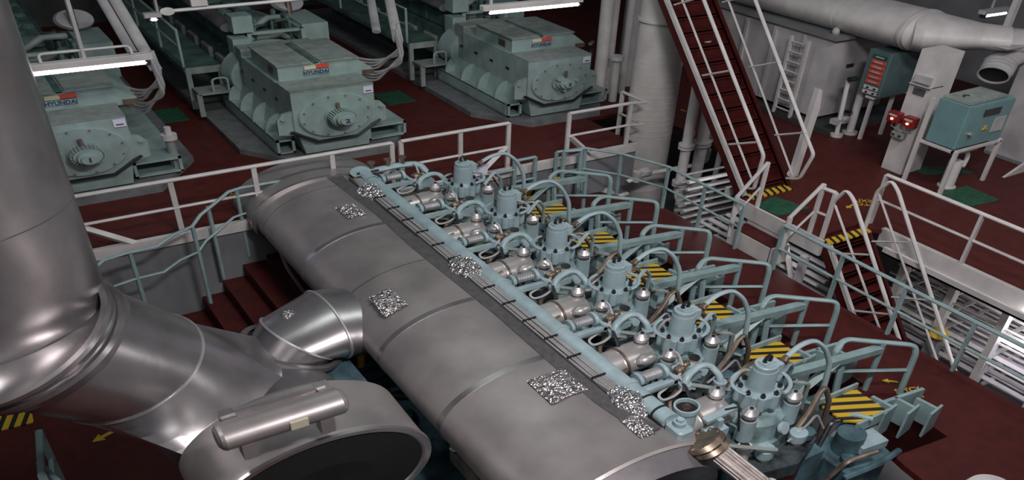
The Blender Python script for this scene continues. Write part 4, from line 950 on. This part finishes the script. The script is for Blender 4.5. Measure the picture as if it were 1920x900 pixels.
def ladder(label, x0, x1, yb, zb, yt, zt, n, rails, name='ladder', mid=None):
    t = thing(name, label, 'ladder', ((x0 + x1) / 2, yb, zb))
    cx = (x0 + x1) / 2; w_ = (x1 - x0) / 2; H = zt - zb; L = yt - yb
    for s in (-1, 1):
        x = s * w_
        b = MB(); b.prism([(-.03, 0), (.14, -.0), (L + .14, H), (L - .03, H)], 'x', x - .012, x + .012); b.build('stringer', 'redstair', t)
        b = MB(); b.prism([(-.03, .05), (.0, 0.0), (L, H), (L - .03, H + .05)], 'x', x - .03 if s < 0 else x - .012, x + .012 if s < 0 else x + .03); b.build('stringer_edge', 'white' if s < 0 else 'redstair', t)
    for k in range(n):
        f = (k + .5) / n
        b = MB(); b.box(-w_ + .012, w_ - .012, f * L - .02, f * L + .17, f * H - .012, f * H + .012); b.box(-w_ + .012, w_ - .012, f * L - .02, f * L - .01, f * H - .05, f * H + .012); b.box(-w_ + .012, w_ - .012, f * L + .13, f * L + .145, f * H, f * H + H / n); b.build('tread', 'redstair', t)
    for s, P in rails:
        q = [(s * w_ , y - yb, z - zb) for y, z in P]
        b = MB(); b.tube(q, .022, 8, 1.2, bend=.07); b.build('handrail', 'white', t)
    if mid:
        for s, P in mid:
            b = MB(); b.tube([(s * w_, y - yb, z - zb) for y, z in P], .014, 6, 1.2); b.build('middle_rail', 'white', t)
    return t
t = ladder('long steep red ladder with white handrails rising beside the thick column', 6.58, 7.22, 5.50, .02, 7.45, 3.9, 15,
    [(-1, [(5.50, .22), (5.40, .26), (5.38, 1.02), (7.1, 4.55)]), (1, [(5.52, .18), (5.36, .28), (5.27, .9), (5.43, 1.22), (7.0, 4.5)])], 'inclined_ladder',
    [(-1, [(5.46, .45), (7.2, 4.0)]), (1, [(5.46, .3), (7.2, 4.0)])])
for s in (-1, 1):
    for (y, z) in (((7.01, 3.24), (6.42, 2.07), (5.86, .92)) if s < 0 else ((6.95, 3.22), (6.38, 2.12), (5.82, .95))):
        b = MB(); b.tube([(s * .32, y - 5.5 , z), (s * .32, y - .39 - 5.5, z + .31)], .015, 6); b.build('rail_stay', 'white', t)
b = MB(); b.box(6.60, 7.22, 5.40, 5.52, .0, .03); tag(b.build('warning_step', 'hazard2'), 'black and yellow warning strip at the foot of the long red ladder', 'warning strip')
t = ladder('red ladder with arched white handrails leading down from the starboard deck', 6.52, 7.08, 2.95, -3.1, 4.32, -.02, 15,
    [(-1, [(4.40, .03), (4.40, .80), (4.30, 1.12), (4.20, 1.0), (2.9, -2.0)]), (1, [(4.34, .03), (4.34, .85), (4.24, 1.14), (4.14, 1.0), (2.85, -2.0)])], 'inclined_ladder',
    [(-1, [(4.37, .75), (3.0, -2.2)]), (1, [(4.32, .80), (2.95, -2.2)])])
for s in (-1, 1):
    for (y, z) in ((4.22, -.16 + 3.1), (3.80, -1.05 + 3.1)):
        b = MB(); b.tube([(s * .28, y - 2.95, z), (s * .28, y - 2.95 - .36, z + .31)], .014, 6); b.build('rail_stay', 'white', t)
b = MB(); b.box(6.50, 7.10, 4.26, 4.36, .0, .03); tag(b.build('warning_step', 'hazard2'), 'black and yellow warning strip at the top of the descending red ladder', 'warning strip')
# step platform between levels
t = thing('step_platform', 'small red topped landing between engine platform and starboard deck', 'platform', (6.38, 5.02, -.7))
b = MB(); b.box(-.13, .10, -.28, .28, .26, .30); b.build('red_top', 'redstair', t)
b = MB(); b.box(-.14, -.12, -.29, .29, -.1, .30); b.box(-.14, .12, -.30, -.28, -.1, .30); b.box(.10, .12, -.28, .28, .26, .5); b.build('side_plate', 'white', t)
railing_posts = [((6.25, 5.30, -.62), (6.25, 5.31, .30), (6.50, 5.24, 1.0), (6.50, 5.24, 0), 'sloping white handrail at the foot of the long red ladder'),
                 ((6.25, 4.62, -.62), (6.25, 4.62, .40), (6.50, 4.54, 1.06), (6.50, 4.54, 0), 'sloping white handrail between landing and descending ladder')]
for a, b1, c1, d1, lab in railing_posts:
    t = thing('step_handrail', lab, 'railing', (a[0], a[1], a[2])); S = lambda p: (p[0] - a[0], p[1] - a[1], p[2] - a[2])
    b = MB(); b.tube([S(a), S(b1)], .028, 6); b.build('low_post', 'white', t)
    b = MB(); b.tube([S(d1), S(c1)], .026, 6); b.build('high_post', 'white', t)
    b = MB(); b.tube([S(b1), S(c1)], .022, 8); b.build('top_rail', 'white', t)
    b = MB(); b.tube([tuple((p + q) / 2 for p, q in zip(S(a), S(b1))), tuple((p + q) / 2 for p, q in zip(S(d1), S(c1)))], .014, 6); b.build('middle_rail', 'white', t)
railing('short white rail joining the handrail and the arched ladder rail', [(6.50, 4.54), (6.52, 4.40)], 0, .98)

# casing
t = thing('boiler_casing', 'large white plated casing standing on a dark skid behind the ladder', 'casing', (9.9, 7.4, 0))
b = MB(); b.box(-.95, .6, -.95, 1.6, 0, .14); b.build('skid', 'walld', t)
b = MB(); b.box(-.80, .5, -.60, 1.5, .22, 2.2); b.build('box', 'whited', t)
b = MB(); b.box(-.86, .56, -.66, 1.56, 2.16, 2.24); b.build('top_flange', 'wall', t)
for y in (-.2, .3, .8):
    b = MB(); b.box(-.84, -.80, y, y + .05, .25, 2.1); b.build('stiffener', 'whited', t)
b = MB(); b.box(-.45, -.32, -.615, -.60, 1.42, 1.50); b.build('name_plate', 'bolt', t)
b = MB(); b.cyl((-.30, -.3, 2.24), (-.30, -.3, 2.42), .22, seg=24); b.build('duct_stub', 'white', t)
for x in (-.7, .0): 
    b = MB(); b.blob((x, -.5, 2.3), .05, .05, .1, .1, 3, 2); b.build('lug', 'whited', t)
t = thing('wall_ladder', 'white upright ladder fixed to the casing left side', 'ladder', (8.95, 7.2, .1))
for y in (-.16, .12):
    b = MB(); b.box(-.02, .02, y, y + .035, 0, 1.95); b.build('side_rail', 'white', t)
for k in range(8):
    b = MB(); b.tube([(0, -.14, .15 + k * .24), (0, .14, .15 + k * .24)], .014, 6); b.build('rung', 'white', t)
t = thing('inclined_post', 'white flat post behind the long ladder in front of the casing', 'post', (7.52, 5.68, 0))
b = MB(); b.prism([(-.05, 0), (.05, 0), (.10, 1.55), (.06, 1.95), (-.0, 2.0)], 'y', -.03, .03); b.build('plate', 'white', t)
b = MB(); b.prism([(-.10, .05), (-.05, .0), (-.03, .3)], 'y', -.02, .02); b.build('gusset', 'whited', t)
# big duct
t = thing('ventilation_duct', 'huge white duct crossing the upper right corner with tapered end', 'duct', (9.62, 6.0, 2.62))
b = MB(); b.lathe((0, 0, 0), (-.03, 1, 0), [(-.1, 0), (-.1, .3), (-.02, .42), (0, .445), (1.0, .445), (1.0, .45), (6.5, .45)], 56, 1); b.build('round_duct', 'white', t)
for y in (.05, .95, 1.9):
    b = MB(); b.lathe((0, y, 0), (-.03, 1, 0), [(0, .44), (0, .462), (.03, .462), (.03, .44)], 56, 1); b.build('joint_band', 'whited', t)
b = MB(); b.lathe((0, .02, 0), (.55, -.75, .05), [(-.15, 0), (-.12, .42), (-.02, .445), (.05, .43), (.60, .27), (.9, .25)], 56, 1); b.build('tapered_bend', 'white', t)
b = MB(); b.tube([(.45, -.55, 0), (.9, -.8, -.05), (2.6, -.8, -.1)], .25, 24, 1, bend=.2); b.build('outlet_duct', 'white', t)
t = thing('flexible_duct', 'short open ended ribbed pipe beside the tapered duct', 'duct', (9.95, 5.15, 2.15))
D2 = Vector((-.8, -.35, -.25)).normalized()
b = MB(); b.lathe((.05, .05, .05), D2, [(0, .0), (.0, .17), (.05, .18), (.10, .17), (.15, .18), (.20, .17), (.25, .18), (.30, .17), (.40, .17), (.40, .155), (.1, .15), (.1, 0)], 32, 1.2); b.build('sleeve', 'whited', t)
b = MB(); b.tube([(.0, .05, .05), (.3, .1, .15), (.9, .1, .1)], .17, 20, 1.1, bend=.15); b.build('bend', 'whited', t)
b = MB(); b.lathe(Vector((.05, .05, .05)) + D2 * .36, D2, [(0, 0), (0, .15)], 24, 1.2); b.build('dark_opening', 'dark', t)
t = thing('overhead_truss', 'white angle iron frame hanging over the tapered duct at upper right', 'frame', (10.2, 5.4, 2.6))
b = MB(); b.box(-.05, .03, -.03, .03, 0, 2.2); b.build('upright', 'whited', t)
b = MB(); b.box(-.35, 1.4, -.04, .02, .02, .10); b.box(-.35, .4, -.3, .2, -.02, .02); b.build('crossbar', 'whited', t)
b = MB(); b.tube([(.0, 0, 1.0), (1.3, 0, .2)], .02, 6); b.build('stay', 'whited', t)
lamp('lit fluorescent lamp beyond the white frame at the upper right edge', 11.5, 12.1, 6.5, 2.45, bracket=False, rods=(0,))

# breaker panel
t = thing('switch_panel', 'dark teal switch panel with green and red labels on a white stand', 'switch box', (9.40, 6.25, 0))
b = MB(); b.box(-.20, .38, -.20, .12, 1.12, 2.15, bev=.015); b.build('box', 'cabd', t)
for k in range(6):
    b = MB(); b.box(-.21, -.20, -.16, .04, 1.98 - k * .115, 2.06 - k * .115); lb = b.build('label', 'greenmat' if k == 0 else 'redlab', t, 'green label' if k == 0 else 'red label')
    b = MB(); b.box(-.212, -.21, -.12, .0, 2.005 - k * .115, 2.03 - k * .115); b.build('label_text', 'whited', lb)
b = MB(); b.box(-.21, -.20, -.16, .04, 1.26, 1.34); b.box(-.21, -.20, -.16, .04, 1.15, 1.23); b.build('white_label', 'white', t)
for y in (-.12, -.02):
    for z in (1.19, 1.30): 
        b = MB(); b.cyl((-.22, y, z), (-.21, y, z), .02, seg=8); b.build('indicator', 'bolt', t)
b = MB(); b.box(.40, .62, -.18, -.05, 1.75, 2.0); b.build('side_box', 'cabd', t)
for x in (-.15, .25):
    b = MB(); b.box(x, x + .04, -.1, -.06, 0, 1.12); b.build('leg', 'white', t)
b = MB(); b.box(-.2, .7, -.14, -.02, 1.05, 1.10); b.build('shelf', 'white', t)
t = thing('valve_stand', 'white upright pipe with handwheel and valve in front of the casing', 'valve', (9.08, 6.38, 0))
b = MB(); b.tube([(0, 0, 0), (.05, .1, 1.35)], .03, 8); b.cyl((0, 0, 0), (0, 0, .06), .08, seg=14); b.build('pipe', 'white', t)
b = MB(); b.tube([(.25, .0, 0), (.28, .03, 1.2)], .05, 10); b.cyl((.25, 0, 0), (.25, 0, .06), .1, seg=16); b.build('thick_pipe', 'white', t)
b = MB(); b.box(-.08, .16, .0, .1, .30, .42); b.blob((.12, .05, .4), .09, .08, .1, .12, 9, 2); b.build('valve_body', 'whited', t)
b = MB(); b.torus((.12, .05, .56), .08, .015, 0, 360); b.tube([(.12, .05, .4), (.12, .05, .56)], .012, 6); b.build('handwheel', 'bolt', t)
b = MB(); b.tube([(.0, .05, 1.4), (.12, .05, 1.4)], .04, 8); b.build('cock', 'bolt', t)
# white pillar with alarm boxes
t = thing('pillar', 'white square pillar carrying the red alarm boxes', 'pillar', (8.90, 5.25, 0))
b = MB(); b.box(-.20, .16, -.12, .15, 0, 2.7); b.build('shaft', 'white', t)
b = MB(); b.box(-.21, -.20, -.06, .08, 1.78, 1.92); b.build('slate_plate', 'strip', t, 'dark grey plate')
b = MB(); b.box(-.24, .0, -.12, .14, 1.98, 2.0); b.box(-.24, .0, -.10, .10, 2.05, 2.2); b.build('junction_box', 'whited', t)
for k, y in enumerate((5.40, 5.20)):
    t = thing('alarm_box', ['red alarm box with glowing lamp, left one on the white pillar', 'red alarm box with glowing lamp, right one on the white pillar'][k], 'alarm box', (8.64, y, 1.12), 'red alarm boxes')
    b = MB(); b.box(-.05, .05, -.075, .075, 0, .22, bev=.01); b.build('box', 'redbox', t)
    b = MB(); b.blob((-.055, 0, .08), .012, .018, .025, 0, 1, 2); b.build('pilot_lamp', 'pilot', t, 'small glowing orange lamp')
    b = MB(); b.box(-.056, -.05, -.05, .05, .14, .18); b.build('label', 'whited', t)
t = thing('button_box', 'small grey green push button box under the alarm boxes', 'switch box', (8.66, 5.30, .80))
b = MB(); b.box(-.04, .04, -.08, .08, 0, .13, bev=.01); b.build('box', 'gentop', t)
for y in (-.04, .04): b = MB(); b.cyl((-.05, y, .07), (-.04, y, .07), .02, seg=8); b.build('button', 'bolt', t)
b = MB()
for y in (5.42, 5.34, 5.24, 5.16): b.tube([(8.66, y, 1.12), (8.665, y + .01, 1.0), (8.67, 5.3, .93)], .007, 5, 1.3)
tag(b.build('cable_bundle', 'whited'), 'thin wires looping under the red alarm boxes', 'cable')
# teal cabinet on stand
t = thing('control_cabinet', 'teal steel control cabinet on a white stand at right', 'cabinet', (9.0, 4.78, 0))
b = MB(); b.box(-.40, .42, -.19, .17, 1.0, 1.93, bev=.012); b.build('box', 'cab', t)
b = MB(); b.box(-.36, .40, -.205, -.19, 1.03, 1.90); dr = b.build('door', 'cab', t)
b = MB(); b.box(-.38, .30, -.16, .16, 1.94, 1.99, rz=.03); b.build('roof_plate', 'gentop', t)
b = MB(); b.box(-.12, .17, -.215, -.205, 1.66, 1.80); b.build('name_plate', 'bolt', t, 'dark name plate')
b = MB(); b.box(.14, .34, -.215, -.205, 1.24, 1.56); b.build('notice', 'whited', t, 'grey printed notice')
b = MB(); b.prism([(-.04, 1.34), (.06, 1.34), (.01, 1.44)], 'y', -.215, -.205); b.build('warning_triangle', 'yellow', t, 'yellow warning triangle')
b = MB(); b.cyl((-.25, -.205, 1.33), (-.25, -.235, 1.33), .035, seg=12); b.build('door_lock', 'chrome', dr)
for (x, y) in ((-.42, -.24), (-.42, .22), (.44, -.2)):
    b = MB(); b.box(x - .02, x + .02, y - .02, y + .02, 0, 1.9 if y > 0 else 1.0); b.build('stand_leg', 'white', t)
b = MB(); b.box(-.42, .44, -.22, -.18, .93, .98); b.box(-.42, -.38, -.22, .2, .93, .98); b.build('stand_rail', 'white', t)
b = MB(); b.box(-.32, .10, -.18, .1, .84, .88); b.build('cable_shelf', 'whited', t)
for k in range(5):
    b = MB(); b.cyl((-.25 + k * .07, -.1, .86), (-.25 + k * .07, -.1, 1.0), .022, seg=8); b.build('cable_gland', 'brass', t)
b = MB(); b.torus((-.2, .0, 2.0), .04, .012, 0, 180) ; b.build('lifting_eye', 'bolt', t)
t = thing('cable_pipe', 'short thick white pipe standing under the teal cabinet', 'pipe', (8.88, 4.66, 0))
b = MB(); b.cyl((0, 0, 0), (0, 0, .62), .075, seg=18); b.cyl((0, 0, 0), (0, 0, .03), .1, seg=18); b.build('pipe', 'white', t)
b = MB(); b.tube([(.06, -.02, .9), (.14, -.03, .7), (.12, -.03, .45), (.08, -.03, .5)], .025, 8, 1.3, bend=.08); b.build('cable_loop', 'white', t)
b = MB(); b.box(9.4, 9.46, 3.2, 4.0, 0, .02) if False else None
b.prism([(9.66, 4.50), (10.4, 4.55), (10.4, 4.62), (10.4, 4.70)], 'z', 0, .5) if False else None
b = MB(); b.box(10.35, 10.45, -2, 5.15, -.05, 3.2); struct('wall_starboard', b, 'whited')
b = MB(); b.box(10.31, 10.35, -2, 5.12, 0, .06); struct('baseboard_starboard', b, 'wall')
b = MB(); b.prism([(9.75, 0), (10.35, 0), (10.35, .42)], 'y', 4.50, 4.53); tag(b.build('bracket_plate', 'white'), 'white triangular bracket at the foot of the right bulkhead', 'bracket')
for i, pts in enumerate(([(9.11, 4.55), (9.07, 4.13), (8.5, 4.18), (8.55, 4.61)], [(6.88, 5.36), (6.99, 4.96), (6.54, 4.98), (6.52, 5.28)], [(9.55, 4.95), (9.55, 4.75), (8.95, 5.0), (9.0, 5.3)])):
    b = MB(); b.prism(pts, 'z', .0, .012); tag(b.build('floor_mat', 'greenmat'), ['green rubber mat in front of the teal cabinet', 'green rubber mat at the foot of the long red ladder', 'green rubber mat behind the teal cabinet stand'][i], 'mat')
# racks of pipes below the starboard deck and below the long ladder
rr = random.Random(12)
def long_pipe(x, y0, y1, z, r, label, group):
    b = MB(); b.tube([(x, y0, z), (x, y1, z)], r, 8, 1.2); return tag(b.build('rack_pipe', 'white' if rr.random() < .7 else 'whited'), label, 'pipe', group)
for k in range(66):
    x = 7.45 + (k % 11) * .15 + rr.uniform(-.05, .05); z = -.50 - (k // 11) * .40 + rr.uniform(-.05, .05)
    long_pipe(x, -1.5, 4.25 + rr.uniform(-.3, .1), z, rr.choice((.012, .018, .024, .036)), 'white pipe running along the racks under the starboard deck', 'white pipes under the starboard deck')
for k in range(9):
    y = 3.95 - k * .55
    t = thing('rack_post', 'white upright post carrying the pipe racks under the starboard deck', 'post', (7.40, y, -3.2), 'rack posts under the starboard deck')
    b = MB(); b.box(-.05, .05, -.035, .035, 0, 2.86); b.build('upright', 'white', t)
    for z in (.7, 1.12, 1.54, 1.96, 2.4):
        b = MB(); b.box(0, 1.7, -.02, .02, z, z + .04); b.build('arm', 'whited', t)
for k in range(20):
    y = 5.05 + (k % 6) * .0 ; z = -.26 - k * .09
    b = MB(); b.tube([(6.62, 6.5 - (k % 2) * .12, z), (7.9, 6.45 - (k % 2) * .12, z)], rr.choice((.02, .03)), 6, 1.2)
    tag(b.build('rack_pipe', 'white' if k % 2 else 'whited'), 'white pipe in the stack under the long red ladder', 'pipe', 'white pipes under the long red ladder')
for k in range(8):
    x = 6.55 + (k % 4) * .14; z = -1.0 - (k // 4) * .5
    b = MB(); b.tube([(x, 4.3, z), (x, 6.0, z)], rr.choice((.03, .04)), 8, 1.2)
    tag(b.build('rack_pipe', 'whited'), 'aged white pipe beneath the small landing', 'pipe', 'aged white pipes beneath the landing')
t = thing('landing_scaffold', 'white steel frame under the small landing beside the platform edge', 'frame', (6.6, 5.0, -3.2))
for (x, y) in ((-.25, -.6), (-.25, .3), (.5, -.6), (.5, .3)):
    b = MB(); b.box(x - .04, x + .04, y - .03, y + .03, 0, 2.9); b.build('upright', 'whited', t)
b = MB(); b.tube([(-.25, -.55, 2.2), (.4, .3, 2.8)], .03, 4); b.build('diagonal', 'white', t)
t = thing('yellow_valve', 'yellow valve on the lower level behind the descending ladder', 'valve', (7.25, 3.3, -3.2))
b = MB(); b.box(-.06, .06, -.06, .06, 0, 1.6); b.build('stand', 'wall', t)
b = MB(); b.blob((0, 0, 1.7), .10, .10, .14, .1, 70, 2); b.build('body', 'yellow', t)
t = thing('fluorescent_lamp', 'lit fluorescent lamp among the pipes under the starboard deck at right edge', 'lamp', (7.50, 2.6, -1.25))
b = MB(); b.box(.0, .06, -.5, .35, .03, .12); b.build('housing', 'white', t)
b = MB(); b.cyl((.0, -.45, 0), (.0, .3, 0), .02, seg=10, zk=1.5); b.build('tube', 'tube', t)
for i, (x, y) in enumerate(((7.55, 1.95), (7.75, 2.0))):
    t = thing('mushroom_vent', ['white capped pipe end low at the right edge, left one', 'white capped pipe end low at the right edge, right one'][i], 'pipe', (x, y, -3.2))
    b = MB(); b.cyl((0, 0, 0), (0, 0, 1.5), .04, seg=12); b.build('pipe', 'white', t); b = MB(); b.lathe((0, 0, 1.5), (0, 0, 1), [(0, .04), (.0, .09), (.08, .08), (.12, .03), (.12, 0)], 18, yk=.85); b.build('cap', 'white', t)
# white drum at the lower right corner
t = thing('vent_pipe', 'white rounded pipe top at the bottom right corner', 'pipe', (4.80, 1.42, -.92))
b = MB(); b.lathe((0, 0, 0), (0, 0, 1), [(0, .20), (.55, .20), (.62, .18), (.66, .10), (.66, 0)], 32, yk=.85); b.build('cap', 'white', t)
# floor markings
def mark(txt, x, y, z, size, rz, lab):
    o = text_part(txt, 'floor_marking', 'yellow', None, (x, y, z + .004), size, (0, 0, rz), 1, None, .001); return tag(o, lab, 'floor marking')
mark("EM'CY\nEXIT", 5.60, 2.54, PZ, .085, rad(-18), "yellow EM'CY EXIT lettering on the red platform at lower right")
mark("EM'CY\nEXIT", 7.64, 4.80, 0, .10, rad(140), "yellow upside down EM'CY EXIT lettering on the starboard deck")
mark("EM'CY\nEXIT", 1.98, 7.95, 0, .085, rad(180), "yellow EM'CY EXIT lettering on the generator deck behind the white railing")
def arrow(x, y, z, L, rz, lab):
    pts = [(-.5, -.09), (.1, -.09), (.1, -.25), (.5, 0), (.1, .25), (.1, .09), (-.5, .09)]
    b = MB(); b.prism([(x + L * (p * cos(rz) - q * sin(rz)), y + L * (p * sin(rz) + q * cos(rz))) for p, q in pts], 'z', z, z + .006)
    tag(b.build('floor_arrow', 'yellow'), lab, 'floor marking')
arrow(5.59, 2.74, PZ, .13, rad(140), 'yellow floor arrow beside the lettering on the red platform')
arrow(7.42, 4.80, 0, .14, rad(190), 'yellow floor arrow on the starboard deck near the ladder')
arrow(2.20, 7.95, 0, .22, rad(0), 'yellow floor arrow on the generator deck behind the white railing')
arrow(7.97, 8.01, 0, .10, rad(100), 'yellow floor arrow between the thick column and the ladder')
arrow(.03, 5.93, -2.0, .22, rad(200), 'yellow floor arrow on the dark lower deck at left')
arrow(5.2, 5.9, PZ, .14, rad(-20), 'yellow floor arrow on the far part of the red platform')
b = MB(); b.box(-.95, -.42, 6.40, 6.66, -2.0, -1.98, rz=-.05); tag(b.build('warning_strip', 'hazard2'), 'black and yellow strip on the lower deck at the left edge', 'warning strip')

t = thing('hazard_sign', 'large upright black and yellow striped plate beyond the first cylinder head', 'warning plate', (4.92, 6.84, -.62))
b = MB(); b.prism([(-.22, .28), (.20, .30), (.22, .62), (-.20, .56)], 'y', 0, .02); b.build('plate', 'yellow', t)
for k in range(5):
    x = -.16 + k * .075
    b = MB(); b.prism([(x, .34), (x + .035, .34), (x + .07, .52), (x + .035, .52)], 'y', -.004, 0); b.build('black_stripe', 'black', t)
b = MB(); b.box(-.2, -.16, .02, .05, 0, .5); b.build('support', 'rail', t)

# greasy pipework and studs on the engine top between drum and cylinder heads
def deck_nut(label, x, y, z, r, h, m, group=None):
    t = thing('stud_nut', label, 'nut', (x, y, z), group)
    b = MB(); b.cyl((0, 0, 0), (0, 0, h * .4), r * .7, seg=12); b.build('stud', 'bolt', t)
    b = MB(); b.lathe((0, 0, h * .3), (0, 0, 1), [(0, r), (h * .6, r), (h * .66, r * .85), (h * .66, 0)], 18, yk=.86); b.build('cap', m, t)
rr = random.Random(33)
for k in range(6):
    y0 = YK[k]
    for j, (x, dy) in enumerate(((3.22, -.10), (3.95, .34), (3.98, -.26), (3.30, .30))):
        deck_nut('dark blue stud nut in the greasy gaps around the cylinder heads', x, y0 + dy, -.04, .062, .16, 'teald', 'dark blue stud nuts on the engine top')
for k in range(6):
    y0 = YK[k]
    t = thing('pipework', ORD[k] + ' tangle of thin pipes and fittings left of a cylinder head', 'pipes', (3.35, y0, -.02), 'small pipework between drum and cylinder heads')
    for j in range(13):
        x, y = rr.uniform(-.32, .30), rr.uniform(-.28, .36)
        z1 = rr.uniform(.12, .42); x2, y2 = x + rr.uniform(-.18, .2), y + rr.uniform(-.14, .14)
        b = MB(); b.tube([(x, y, 0), (x, y, z1), (x2, y2, z1 + rr.uniform(-.06, .06)), (x2, y2, rr.uniform(-.02, .2))], rr.choice((.008, .011, .016)), 6, 1.4, bend=.05)
        b.build('thin_pipe', rr.choice(('bolt', 'brass', 'teald', 'cover', 'cable')), t)
    for j in range(5):
        x, y = rr.uniform(-.3, .25), rr.uniform(-.2, .3)
        b = MB(); b.cyl((x, y, 0), (x, y, rr.uniform(.10, .24)), rr.uniform(.02, .045), seg=10); b.build('fitting', rr.choice(('teald', 'olive', 'bolt', 'teal')), t)
    b = MB(); b.blob((.10, .0, .12), .10, .09, .14, .08, 80 + k, 2); b.build('valve_bulb', 'olive' if k < 2 else 'teald', t)
